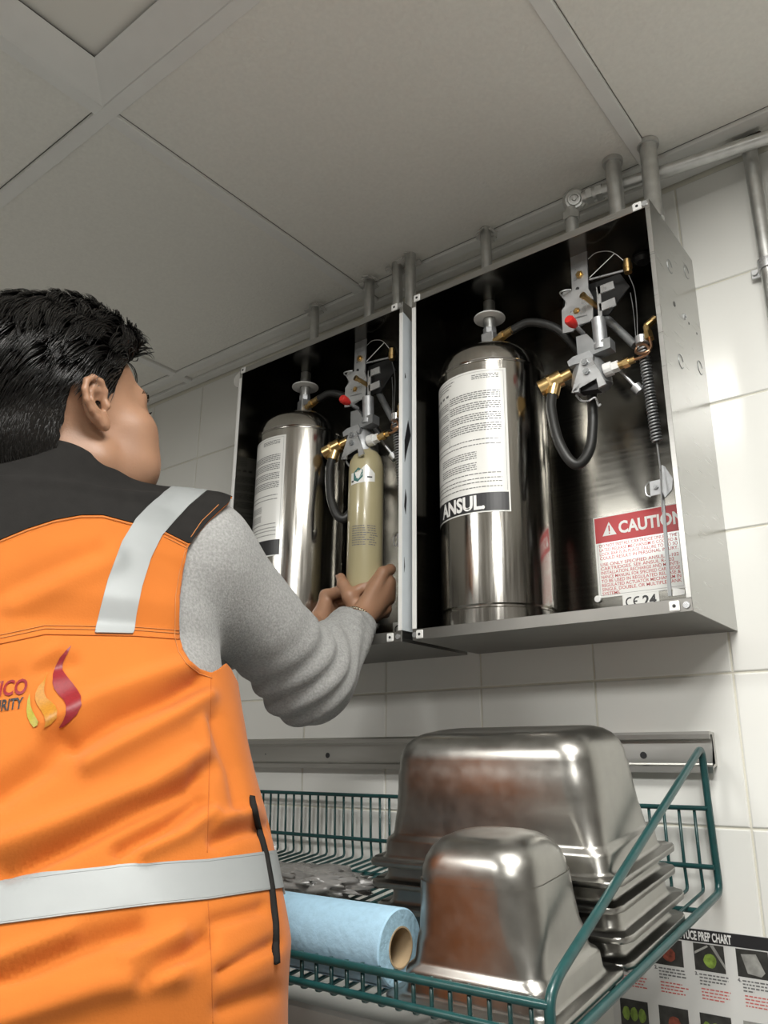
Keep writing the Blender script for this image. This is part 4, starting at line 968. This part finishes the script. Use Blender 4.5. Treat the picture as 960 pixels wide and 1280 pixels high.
# ---- hands: finger chains closed on the cartridge
AXc = A_((CX, CY, 0)); cn = A_((.64, -.77, 0)); cn /= np.linalg.norm(cn); ct = A_((.77, .64, 0)); ct /= np.linalg.norm(ct)
def cyl_pt(ang, rad, z): return AXc + (cn * math.cos(ang) + ct * math.sin(ang)) * rad + UP * z      # ang 0 = camera side, + = right
def chain(pts, r): return [(A_(a), A_(b), ra, rb) for a, b, ra, rb in zip(pts[:-1], pts[1:], r[:-1], r[1:])]
Wr_ = WR
kn = [A_(dp(479, 716, 1.372)), A_(dp(486, 731, 1.372)), A_(dp(486, 748, 1.370)), A_(dp(480, 763, 1.366))]
RF = CRR + .0085
hand_r = []
hand_r += [(Wr_, k_, .0185, .0105) for k_ in kn] + [(Wr_, (kn[1] + kn[2]) / 2, .021, .012)]
zs = [k_[2] for k_ in kn]
def finger(k_, z, r0, l):
    a = [1.30, 2.05, 2.75]; return chain([k_, cyl_pt(a[0], RF + .006 * (z > zs[1]), z + .004), cyl_pt(a[1], RF + .002, z + .002), cyl_pt(a[2] if l > .9 else 2.55, RF - .001, z)], [.0100 * r0, .0088 * r0, .0080 * r0, .0068 * r0])
hand_r += finger(kn[0], zs[0] + .004, 1.0, 1) + finger(kn[1], zs[1] + .001, 1.03, 1) + finger(kn[2], zs[2] - .001, .98, 1) + finger(kn[3], zs[3] - .002, .88, .8)
th = [A_(dp(446, 762, 1.348)), A_(dp(437, 745, 1.352)), A_(dp(429, 731, 1.370)), A_(dp(426, 722, 1.386))]
hand_r += chain(th, [.0150, .0125, .0100, .0082]) + [(th[1], kn[0] - cn * .004, .0095, .0085)]
pl = WL + (A_(dp(418, 757, 1.425)) - WL)
bz = CZ0 - .012
hand_l = [(WL, pl, .021, .018), (WL, A_(dp(412, 748, 1.410)), .019, .014), (WL, A_(dp(424, 768, 1.435)), .018, .013)]
for i, (u_, v_) in enumerate(((-.020, .030), (-.004, .020), (.012, .008), (.026, -.008))):
    b0 = pl + A_((0, 0, .004)) + ct * .006 + cn * (.02 - .014 * i); e1 = AXc + ct * (.004 + .002 * i) + cn * (.026 - .017 * i) + UP * (bz - .004); e2 = AXc + ct * (.030 - .003 * abs(i - 1)) + cn * (.024 - .017 * i) + UP * (bz + .002)
    hand_l += chain([b0, e1, e2], [.0105, .0088, .0072])
hand_l += chain([WL + ct * .01 + UP * .01, A_(dp(408, 745, 1.395)), AXc - ct * .036 + cn * .014 + UP * (CZ0 + .002), AXc - ct * .038 + cn * .004 + UP * (CZ0 + .022)], [.014, .0115, .0095, .0078])
def f_hand(segs, wr, el):
    el2 = wr + (el - wr) * .45
    def f(P):
        s = rcone(P, el2, wr, .031, .0235)
        for a, b, ra, rb in segs: s = smin(s, rcone(P, a, b, ra, rb), .0055)
        return s
    return f
parts = [(Vb, Qb), (Vh, Qh)]
for segs, wr, el in ((hand_r, WR, EL), (hand_l, WL, ELL)):
    al = np.array([q for s_ in segs for q in s_[:2]]); lo = np.minimum(al.min(0), wr + (el - wr) * .45) - .045; hi = np.maximum(al.max(0), wr + (el - wr) * .45) + .045
    V_, Q_ = sdf_mesh(f_hand(segs, wr, el), lo, hi, .0021); parts.append((smooth(V_, Q_, 1), Q_))
o_ = 0; VV, QQ = [], []
for V_, Q_ in parts: VV.append(V_); QQ.append(Q_ + o_); o_ += len(V_)
body = tomesh('body', np.concatenate(VV), np.concatenate(QQ), 'skin', man)
# nails of the thumb, eyes, brows
bm = B()
tpx = th[3] - (th[3] - th[2]) * .15; nd = A_((-.80, -.55, .2)); nd /= np.linalg.norm(nd); tdir = (th[3] - th[2]) / np.linalg.norm(th[3] - th[2]); sd_ = np.cross(tdir, nd)
P = [Vector(tpx + nd * .0086 + tdir * (.0065 * math.cos(a)) + sd_ * (.0048 * math.sin(a)) - nd * (.0022 * math.sin(a) ** 2)) for a in [2 * PI * i / 14 for i in range(14)]]
vv = [bm.verts.new(p) for p in P]; cv_ = bm.verts.new(Vector(tpx + nd * .0094))
for i in range(14): bm.faces.new((vv[i], vv[(i + 1) % 14], cv_))
fin('thumb_nail', bm, 'nail', man, True)
for sx in (-1, 1):
    bm = B(); bmesh.ops.create_uvsphere(bm, u_segments=20, v_segments=12, radius=.0118); bmesh.ops.translate(bm, verts=bm.verts, vec=Vector(hd(.031 * sx, .0765, .0120))); ey = fin('eye', bm, 'eye', man, True)
    bm = B(); bmesh.ops.create_uvsphere(bm, u_segments=16, v_segments=8, radius=.0056); bmesh.ops.translate(bm, verts=bm.verts, vec=Vector(hd(.031 * sx, .0835, .0105))); fin('iris', bm, 'ink', ey, True)
    bm = B(); rr = random.Random(2)
    for i in range(60):
        u_ = rr.uniform(0, 1); p0 = hd(sx * (.014 + .036 * u_), .0925 - .026 * u_ ** 2, .0305 + .004 * math.sin(u_ * 2.4)); p1 = p0 + HR * (sx * .007) + HU * rr.uniform(.000, .004) + HF * .0015
        tube(bm, [p0, p1], [.0006, .0002], 3, False)
    fin('eyebrow', bm, 'hair', man)
    bm = B()
    for i in range(18):
        u_ = i / 17; p0 = hd(sx * (.021 + .021 * u_), .0895 - .010 * u_ ** 1.5, .0165 - .003 * u_); p1 = p0 + HF * .006 + HR * (sx * .003 * u_) + HU * .001
        tube(bm, [p0, (A_(p0) + p1) / 2 - HU * .0008, p1], [.0004, .0003, .0001], 3, False)
    fin('eyelashes', bm, 'hair', man)
# ---- hair: cropped cap plus combed-back locks
HLa = np.radians([0, 30, 50, 62, 70, 76, 84, 92, 104, 116, 132, 150, 180]); HLz = [.094, .088, .064, .036, .004, -.022, -.012, .034, .036, -.012, -.085, -.105, -.11]
def f_cap(P):
    L = (P - HC) @ H3.T / HS; z = L[:, 2]
    s = ellip(L, (0, -.015, .050), np.eye(3), (.0775, .1015, .0845)); s = smin(s, ellip(L, (0, -.045, -.02), np.eye(3), (.0605, .066, .065)), .02)
    s = smin(s, rcone(L, (0, -.022, -.055), H3 @ (Nb - TF * .005 - HC) / HS, .0552, .059), .02)
    top = np.clip((z - .045) / .06, 0, 1); top = top * top * (3 - 2 * top)
    return (s - .013 * top - .0016 * wob(L, 170) * (.3 + top)) * HS
Vc, Qc = sdf_mesh(f_cap, HC - A_((.12, .15, .12)), HC + A_((.12, .15, .17)), .003)
Lc = (Vc - HC) @ H3.T / HS; psi = np.arctan2(np.abs(Lc[:, 0]), Lc[:, 1] + .012)
g_ = np.interp(psi, HLa, HLz) - Lc[:, 2] + .002 * wob(Lc, 260) + .006 * wob(Lc, 420) * (psi > 1.9)
Vk, Tk = clip(Vc, tris(Qc), g_)
hair = tomesh('hair', Vk, Tk, 'scalp', man)
fc = Vk[Tk].mean(1); ar = np.linalg.norm(np.cross(Vk[Tk[:, 1]] - Vk[Tk[:, 0]], Vk[Tk[:, 2]] - Vk[Tk[:, 0]]), axis=1)
nl = 9000
pick = rng.choice(len(fc), nl, p=ar / ar.sum()); roots = fc[pick]; LR_ = (roots - HC) @ H3.T / HS
def lnorm(L): q = (L - A_((0, -.015, .035))) / A_((.078, .100, .088)) ** 2; return q / np.linalg.norm(q, axis=1)[:, None]
n0 = lnorm(LR_); hz = LR_[:, 2]; tip = np.clip((hz - .005) / .075, 0, 1); fr = np.clip((LR_[:, 1] + .02) / .09, 0, 1)
fn_ = np.cross(Vk[Tk[:, 1]] - Vk[Tk[:, 0]], Vk[Tk[:, 2]] - Vk[Tk[:, 0]])[pick] @ H3.T; fn_ /= np.linalg.norm(fn_, axis=1)[:, None]
fn_ *= np.sign((fn_ * n0).sum(1))[:, None]
Ln = .009 + .050 * tip ** .9 * rng.uniform(.7, 1.1, nl)
flow = np.stack([np.sign(LR_[:, 0]) * .10 + .22 * wob(LR_, 60), -.75 + .25 * (1 - tip), -.85 + .60 * tip - .3 * (1 - tip)], 1) + .16 * rng.normal(size=(nl, 3))
flow += .35 * np.stack([wob(LR_ + 3, 38), wob(LR_ + 7, 38) * .4, wob(LR_ + 11, 38)], 1)
NS = 6; lowm = (tip < .35)[:, None]; pos = LR_ - np.where(lowm, fn_, n0) * .0006; path = [pos]; wid = rng.uniform(.0006, .00125, nl) * (.55 + .55 * tip)
lift = .18 + .34 * tip * rng.uniform(.2, 1.15, nl) + .30 * fr * tip
for j in range(NS):
    nn = np.where(lowm, fn_, lnorm(pos)); d_ = flow - nn * (flow * nn).sum(1)[:, None]; d_ /= np.linalg.norm(d_, axis=1)[:, None]
    d_ = d_ + nn * (lift * (1 - 1.25 * j / NS))[:, None]; d_ /= np.linalg.norm(d_, axis=1)[:, None]
    flow = flow + A_((0, 0, -.10)); pos = pos + d_ * (Ln / NS)[:, None]; path.append(pos)
path = np.stack(path, 1)                     # nl, NS+1, 3
gd = rng.choice(nl, 620, replace=False); near = ((LR_[:, None, :] - LR_[None, gd, :]) ** 2).sum(2).argmin(1); gp = path[gd][near]
wj = (.72 * tip[:, None] * (np.arange(NS + 1) / NS)[None, :] ** .8)[:, :, None]; path = path * (1 - wj) + gp * wj      # locks gather into tufts
SV = np.zeros((nl, NS + 1, 3, 3))
for j in range(NS + 1):
    tdir_ = path[:, min(j + 1, NS)] - path[:, max(j - 1, 0)]; tdir_ /= np.linalg.norm(tdir_, axis=1)[:, None]
    nn = lnorm(path[:, j]); b_ = np.cross(tdir_, nn); b_ /= np.linalg.norm(b_, axis=1)[:, None]; n_ = np.cross(b_, tdir_)
    w_ = wid * (1 - (j / NS) ** 2 * .85)
    SV[:, j, 0] = path[:, j] + b_ * w_[:, None]; SV[:, j, 1] = path[:, j] + n_ * (w_ * .8)[:, None]; SV[:, j, 2] = path[:, j] - b_ * w_[:, None]
base = (np.arange(nl) * (NS + 1) * 3)[:, None]; FS = []
for j in range(NS):
    for a_ in range(3):
        b2 = (a_ + 1) % 3; FS.append(base + np.array([[j * 3 + a_, j * 3 + b2, (j + 1) * 3 + b2, (j + 1) * 3 + a_]]))
FS = np.concatenate(FS); SVw = SV.reshape(-1, 3) * HS @ H3 + HC
lk = tomesh('locks', SVw, FS, 'hair', hair); lk['kind'] = 'stuff'

def f_trunk(P):
    s = loft(P, [(r_[0], r_[1] + .012, r_[2] + .012) for r_ in BODY if r_[0] < NZ - .01])
    for S_ in (SR, SL): s = smin(s, rcone(P, Nb - UP * .05, S_, .055, .066), .05)
    return s
# ---- sweatshirt (sleeves and the part under the vest)
def f_shirt(P):
    s = loft(P, [(r_[0], r_[1] + .012, r_[2] + .012) for r_ in BODY if r_[0] < NZ - .01])
    def arm(S_, E_, W_, s):
        S_, E_, W_ = A_(S_), A_(E_), A_(W_)
        s = smin(s, rcone(P, Nb - UP * .05, S_, .055, .066), .05)
        a = rcone(P, S_, E_, .073, .060); fo = rcone(P, E_, W_ + (E_ - W_) * .10, .060, .0375)
        a = smin(a, fo, .03)
        ax = (W_ - E_) / np.linalg.norm(W_ - E_); t_ = (P - W_) @ ax; t2 = (P - E_) @ ((S_ - E_) / np.linalg.norm(S_ - E_))
        a = a - .0022 * np.exp(-((t_ + .05) / .05) ** 2) * np.sin(t_ * 330 + 3.0 * wob(P, 30)) - .0035 * np.exp(-((t2 - .02) / .07) ** 2) * np.sin(t2 * 150 + 4 * wob(P, 22)) - .003 * wob(P, 34)
        return smin(s, a, .035)
    s = arm(SR, EL, WR, s); return arm(SL, ELL, WL, s)
Vs, Qs = sdf_mesh(f_shirt, (-1.08, -1.18, 1.15), (-.16, -.02, NZ + .06), .005)
Vs = smooth(Vs, Qs, 1); Ts = tris(Qs)
def cuffg(V, W_, E_): ax = (W_ - E_) / np.linalg.norm(W_ - E_); return np.where(np.linalg.norm(V - W_, axis=1) < .12, (V - W_) @ ax + .008, -1)
Vs, Ts = clip(Vs, Ts, cuffg(Vs, WR, EL)); Vs, Ts = clip(Vs, Ts, cuffg(Vs, WL, ELL)); Vs, Ts = clip(Vs, Ts, 1.2 - Vs[:, 2]); Vs, Ts = clip(Vs, Ts, np.where(np.linalg.norm((Vs - Nb)[:, :2], axis=1) < .12, (Vs - (Nb - UP * .004)) @ UP, -.01))
sw = tomesh('sweatshirt', Vs, Ts, 'shirt', man); md = sw.modifiers.new('thickness', 'SOLIDIFY'); md.thickness = .0022; md.offset = -1
# bracelet round the right wrist
ax_ = (WR - EL) / np.linalg.norm(WR - EL); p_ = np.cross(ax_, UP); p_ /= np.linalg.norm(p_); q_ = np.cross(ax_, p_); bm = B()
for i in range(46):
    a = 2 * PI * i / 46; c = Vector(WR + ax_ * (-.004 + .003 * math.sin(a)) + (p_ * math.cos(a) + q_ * math.sin(a)) * .0300)
    box(bm, c.x - .0016, c.x + .0016, c.y - .0016, c.y + .0016, c.z - .0013, c.z + .0013)
fin('bracelet', bm, 'silver', man)
# ---- trousers and shoes (below the frame)
def f_tr(P):
    s = loft(P, [(FLOOR + .80, .160, .122), (FLOOR + .95, .164, .122), (FLOOR + 1.02, .158, .118)])
    for sx in (-1, 1):
        hp_ = Hp + TRt * (.09 * sx); hp_[2] = FLOOR + .88; kn_ = hp_ + TF * .02 + TRt * (.02 * sx); kn_[2] = FLOOR + .47; an = kn_ - TF * .03; an[2] = FLOOR + .09
        s = smin(s, rcone(P, hp_, kn_, .098, .075), .04); s = smin(s, rcone(P, kn_, an, .075, .068), .02)
    return s
Vt, Qt = sdf_mesh(f_tr, (-1.0, -1.15, FLOOR), (-.2, -.2, FLOOR + 1.1), .012); tomesh('trousers', smooth(Vt, Qt, 1), Qt, 'trouser', man)
for sx in (-1, 1):
    an = Hp + TRt * (.11 * sx) - TF * .01; an[2] = FLOOR
    fs = lambda P: np.maximum(smin(rcone(P, an + UP * .05 - TF * .03, an + UP * .035 + TF * .16, .048, .042), rcone(P, an + UP * .05 - TF * .01, an + UP * .10, .046, .048), .03), FLOOR + .001 - P[:, 2])
    Vt, Qt = sdf_mesh(fs, an - A_((.25, .25, .02)), an + A_((.25, .25, .18)), .007); tomesh('shoe', smooth(Vt, Qt, 1), Qt, 'shoe', man)

# ---- safety vest
VT = [(1.02, .176, .138), (1.20, .178, .139), (1.30, .179, .138), (1.40, .181, .140), (1.50, .181, .145), (1.58, .188, .147), (1.64, .194, .143), (1.70, .180, .122), (NZ - .055, .150, .103), (NZ - .022, .112, .088), (NZ + .006, .078, .074), (NZ + .03, .068, .070)]
def f_vest(P):
    s = loft(P, VT); nb2 = Nb - TF * .006
    for S_ in (SR, SL): s = smin(s, rcone(P, nb2 - UP * .035, S_ + (S_ - Nb) * .06 + UP * .010, .058, .081), .05)
    s = smin(s, rcone(P, nb2 - UP * .02, nb2 * .60 + NK * .40, .078, .071), .025)
    return np.minimum(s, f_trunk(P) - .010)
Vv, Qv = sdf_mesh(f_vest, (-1.05, -1.18, 1.0), (-.18, -.12, NZ + .11), .0038)
Vv = smooth(Vv, Qv, 3); Tv = tris(Qv); Nv = vnormals(Vv, Tv)
px, py, pz = chart(Vv); vis = ((Vv - np.array(CAM)) * Nv).sum(1) < 0
FOLDS = [  # centre line on the cloth, height (m, minus = valley), half width
    ([(96, 931), (146, 898), (208, 872), (248, 852)], -.0075, 13), ([(60, 905), (120, 872), (190, 846), (236, 832)], .0050, 14), ([(110, 958), (170, 925), (225, 893), (258, 870)], .0060, 13),
    ([(0, 992), (56, 955), (76, 925)], -.0075, 18), ([(0, 1060), (100, 1026), (186, 990), (240, 950)], .0065, 18), ([(10, 1090), (84, 1058), (169, 1014), (236, 985), (258, 960)], -.0080, 13),
    ([(150, 1064), (208, 1034), (248, 1002)], -.0060, 10), ([(180, 1068), (230, 1046), (262, 1020)], .0045, 10), ([(268, 1052), (300, 1040), (325, 1036)], -.0050, 9), ([(272, 1030), (310, 1014)], .0040, 9),
    ([(20, 760), (90, 722), (140, 700)], .0030, 16), ([(0, 740), (60, 712), (120, 690)], -.0030, 14), ([(240, 720), (232, 790)], -.0035, 9), ([(268, 900), (290, 960), (296, 1010)], -.0040, 10), ([(255, 905), (258, 960)], .0030, 10),
    ([(0, 1224), (100, 1180), (170, 1160)], -.0060, 15), ([(0, 1200), (90, 1166)], .0040, 12), ([(180, 1224), (230, 1192), (258, 1172)], -.0055, 12), ([(160, 1200), (225, 1168)], .0040, 12), ([(280, 1215), (320, 1190), (340, 1180)], -.0045, 10), ([(0, 1275), (120, 1235), (220, 1215)], .0050, 18),
    ([(270, 1150), (325, 1136)], -.0035, 9), ([(0, 850), (40, 836), (90, 826)], -.0035, 12), ([(30, 838), (70, 812)], .0025, 10), ([(280, 1262), (340, 1240)], -.004, 12)]
disp = .0030 * wob(Vv, 26) + .0012 * wob(Vv, 60)
yk = np.clip((py - 660) / 120, .25, 1) if True else 1
disp = disp * np.where(vis, yk, 1)
for ln_, a_, w_ in FOLDS:
    ends = dline(px, py, ln_); disp += np.where(vis, 1.75 * a_ * np.exp(-(ends / w_) ** 2), 0)
Vv = Vv + Nv * disp[:, None]; Nv = vnormals(Vv, Tv)
# openings: hem, neck, armholes
ARM = [(292, 600), (287, 627), (262, 650), (240, 676), (235, 684), (229, 715), (225, 746), (224, 775), (225, 797), (229, 812), (237, 825), (250, 836), (264, 841), (274, 836), (283, 829), (289, 836), (300, 858), (318, 886), (470, 905), (470, 560), (292, 560)]
# the far side of the right armhole, and the whole left one, cut round the arm's own axis
def armcut(V, S_, E_):
    ax = (E_ - S_) / np.linalg.norm(E_ - S_); r_ = V - S_; t_ = r_ @ ax; rad = np.linalg.norm(r_ - t_[:, None] * ax, axis=1); return np.where(t_ > -.02, (.088 - rad) * 300, -30.0)
nkd = (NK - Nb) / np.linalg.norm(NK - Nb); cn_ = UP * .93 + TF * .36 - TRt * .06; cn_ /= np.linalg.norm(cn_)
gh = (1.05 - Vv[:, 2]) * 400
NvE = np.concatenate([Nv, vis[:, None].astype(float), Vv * 0], 1)
Vx, Tx, Ex = clip(Vv, Tv, gh, NvE); px, py, _ = chart(Vx)
def cut(V, T, E, fn): return clip(V, T, fn(V, E), E)
Vx, Tx, Ex = cut(Vx, Tx, Ex, lambda V, E: (V - (Nb + nkd * .046)) @ cn_ * 400)
rim_ = np.abs(((Vx - np.array(CAM)) * Ex[:, :3]).sum(1)) < .06
def rimpt(x, y): i = np.where(rim_)[0]; a, b, _ = chart(Vx[i]); return Vx[i[((a - x) ** 2 + (b - y) ** 2).argmin()]]
QS, QA = rimpt(287, 627), rimpt(316, 886); QWL, QWR = rimpt(-200, 1165), rimpt(346, 1087)
def frontcut(V):
    g = np.minimum((V - QS) @ TRt, (V - QA) @ UP) * 300; return np.where((V - Nb) @ TRt > .05, g, -30)
def arm_field(V, E):
    px, py, _ = chart(V); v_ = E[:, 3] > .5
    g = np.where(v_ & (px > 150), -sdpoly(px, py, ARM), -30.0); g = np.maximum(g, np.where(~v_, frontcut(V), -30)); return np.maximum(g, np.minimum(-(V - SL + TRt * .042) @ TRt, V[:, 2] - SL[2] + .125) * 300)
Vx, Tx, Ex = cut(Vx, Tx, Ex, arm_field)
vest = tomesh('safety_vest', Vx, Tx, 'orange', man); md = vest.modifiers.new('thickness', 'SOLIDIFY'); md.thickness = .0025; md.offset = -1
def piece(name, poly, m, lift, parent=vest, front=None):
    px, py, _ = chart(Vx); v_ = Ex[:, 3] > .5
    g = np.where(v_, sdpoly(px, py, poly), 40.0 if front is None else front(Vx))
    V_, T_, E_ = clip(Vx, Tx, g, Ex); 
    if len(T_) == 0: return None
    nn = E_[:, :3] / np.linalg.norm(E_[:, :3], axis=1)[:, None]
    e = np.concatenate([T_[:, [0, 1]], T_[:, [1, 2]], T_[:, [2, 0]]]); key = np.sort(e, 1); _, ix, ct_ = np.unique(key, axis=0, return_index=True, return_counts=True)
    be = e[ix[ct_ == 1]]; n_ = len(V_); wallq = [(a, b, b + n_, a + n_) for a, b in be[:, ::-1]]      # the cloth's edge
    o = tomesh(name, np.concatenate([V_ + nn * lift, V_ + nn * lift * .1]), [tuple(t_) for t_ in T_] + wallq, m, parent)
    o.data.set_sharp_from_angle(angle=math.radians(60)); return o
YL = [(-40, 694), (0, 675), (34, 661), (68, 650), (101, 644), (129, 644), (163, 653), (205, 664), (237, 680)]
ZY = QS[2] - .035
yk_ = piece('shoulder_yoke', [(-330, 800), (-200, 742), (-110, 712)] + YL + [(262, 652), (290, 629), (300, 560), (200, 480), (-330, 480)], 'yoke', .0012, front=lambda V: (ZY - V[:, 2]) * 600)
SLx = [(222, 598), (217, 608), (191, 627), (169, 650), (152, 678), (135, 723), (125, 762), (118, 792)]; SRx = [(167, 793), (170, 768), (177, 734), (188, 698), (202, 670), (217, 653), (236, 633), (259, 614), (262, 600)]
piece('reflective_strip', SLx + SRx, 'reflect', .0024)
MX = lambda P: [(60 - x, y * 1.02) for x, y in P]
piece('reflective_strip', [(x, y) for x, y in MX(SLx)] + [(x, y) for x, y in MX(SRx)], 'reflect', .0024)
piece('reflective_strip', [(-260, 1150), (-120, 1128), (0, 1103), (56, 1092), (169, 1080), (259, 1075), (346, 1063), (420, 1050), (420, 1098), (346, 1111), (259, 1125), (169, 1134), (84, 1145), (0, 1156), (-120, 1180), (-260, 1205)], 'reflect', .0020, front=lambda V: (np.abs(V[:, 2] - np.interp((V - Wc) @ TRt, [-.2, .2], [QWL[2], QWR[2]])) - .021) * 600)
# seams, stitching and the printed emblem: laid on the cloth
bvh = BVHTree.FromPolygons([Vector(v) for v in Vx], [tuple(map(int, t_)) for t_ in Tx])
def onvest(x, y, lift):
    d = ray(x, y).normalized(); r_ = bvh.ray_cast(CAM, d, 3.0)
    if r_[0] is None: return None
    n_ = r_[1] if r_[1].dot(d) < 0 else -r_[1]; return r_[0] + n_ * lift
def stitch(line, m, rad, lift, name='stitching', dash=None):
    bm = B(); L_ = []
    for a, b in zip(line[:-1], line[1:]):
        k_ = max(2, int(math.hypot(b[0] - a[0], b[1] - a[1]) / 3))
        L_ += [(a[0] + (b[0] - a[0]) * i / k_, a[1] + (b[1] - a[1]) * i / k_) for i in range(k_)]
    L_.append(line[-1]); pts = [onvest(x, y, lift) for x, y in L_]; pts = [p for p in pts if p is not None]
    run = [pts[0]]
    for p in pts[1:]:
        if (p - run[-1]).length > .05:
            if len(run) > 1: tube(bm, run, rad, 4)
            run = []
        run.append(p)
    if len(run) > 1: tube(bm, run, rad, 4)
    return fin(name, bm, m, vest, True)
stitch([(x, y + 3) for x, y in YL[1:]], 'thread', .0006, .0016, 'yoke_stitching')
SEAM = [(0, 805), (56, 793), (118, 794), (169, 795), (224, 799)]
stitch(SEAM, 'threadd', .0009, .0004, 'back_seam'); stitch([(x, y - 7) for x, y in SEAM], 'thread', .0005, .0005, 'back_stitching'); stitch([(x, y - 11) for x, y in SEAM], 'thread', .0005, .0005, 'back_stitching')
stitch([(264, 843), (262, 954), (259, 1066)], 'threadd', .0004, .0001, 'side_seam'); stitch([(260, 1127), (264, 1200), (266, 1279)], 'threadd', .0004, .0001, 'side_seam')
stitch([(233, 682), (224, 715), (219, 746), (218, 797), (223, 815), (233, 830), (249, 842), (265, 848)], 'thread', .0005, .0006, 'armhole_stitching')
stitch([(314, 998), (320, 1028), (331, 1070), (338, 1110), (343, 1155), (344, 1204)], 'yoke', .0038, .0008, 'pocket_zip')
stitch([(273, 632), (252, 652), (238, 672)], 'thread', .0005, .0016, 'shoulder_stitching'); stitch([(205, 671), (237, 687)], 'thread', .0005, .0006, 'shoulder_stitching')
for dy in (-1.5, 1.5): stitch([(0, (1104 if dy < 0 else 1155) - dy), (84, (1091 if dy < 0 else 1144) - dy), (169, (1081 if dy < 0 else 1133) - dy), (259, (1076 if dy < 0 else 1124) - dy), (338, (1066 if dy < 0 else 1112) - dy)], 'reflect', .0003, .0020, 'strip_stitching')
def flat_on_vest(name, polys, m, lift=.0011):
    bm = B()
    for V2, F2 in polys:
        b2 = B(); vv = [b2.verts.new((p[0], p[1], 0)) for p in V2]
        for f in F2:
            try: b2.faces.new([vv[i] for i in f])
            except ValueError: pass
        bmesh.ops.triangulate(b2, faces=b2.faces)
        for _ in range(3):
            es = [e for e in b2.edges if e.calc_length() > 3.2]
            if es: bmesh.ops.subdivide_edges(b2, edges=es, cuts=1); bmesh.ops.triangulate(b2, faces=b2.faces)
        b2.verts.ensure_lookup_table(); mp_ = {}
        for v in b2.verts:
            p = onvest(v.co.x, v.co.y, lift)
            if p is not None: mp_[v] = bm.verts.new(p)
        for f in b2.faces:
            if all(v in mp_ for v in f.verts):
                try: bm.faces.new([mp_[v] for v in f.verts])
                except ValueError: pass
        b2.free()
    return keep(name, bm, m, vest, True)
s_ = 6.857
def pl_(P): return ([(x / s_, 780 + y / s_) for x, y in P], [tuple(range(len(P)))])
flat_on_vest('flame_emblem', [pl_([(612, 185), (560, 230), (510, 290), (480, 350), (455, 430), (450, 510), (465, 560), (500, 610), (545, 655), (568, 700), (565, 760), (545, 820), (500, 890), (540, 880), (600, 830), (660, 770), (695, 700), (695, 620), (665, 570), (620, 510), (570, 450), (535, 400), (535, 350), (560, 280), (590, 230)])], 'logored')
flat_on_vest('flame_emblem', [pl_([(405, 420), (375, 490), (330, 540), (303, 600), (300, 650), (320, 700), (355, 750), (385, 800), (390, 850), (380, 890), (430, 860), (480, 810), (495, 750), (480, 710), (440, 670), (400, 640), (380, 600), (378, 550), (390, 490)])], 'logogold')
flat_on_vest('flame_emblem', [pl_([(255, 600), (235, 660), (228, 740), (235, 800), (260, 850), (295, 890), (325, 870), (335, 840), (310, 800), (280, 750), (262, 700), (258, 650)])], 'logogreen')
def slant(txt, size, xr, y0, slope, shear, sx, bold):
    V2, F2 = text2d(txt, size, bold, 'LEFT', sx); w_ = V2[:, 0].max(); out = [(xr - w_ + p[0] + shear * p[1], y0 + slope * (p[0] - w_) - p[1]) for p in V2]; return [(out, F2)]
flat_on_vest('emblem_lettering', slant('MEXICO', 27, 32.5, 867.5, -.10, .20, .74, .7), 'logored'); flat_on_vest('emblem_lettering', slant('SECURITY', 19.5, 28, 885.5, -.14, .14, .66, .5), 'ink')
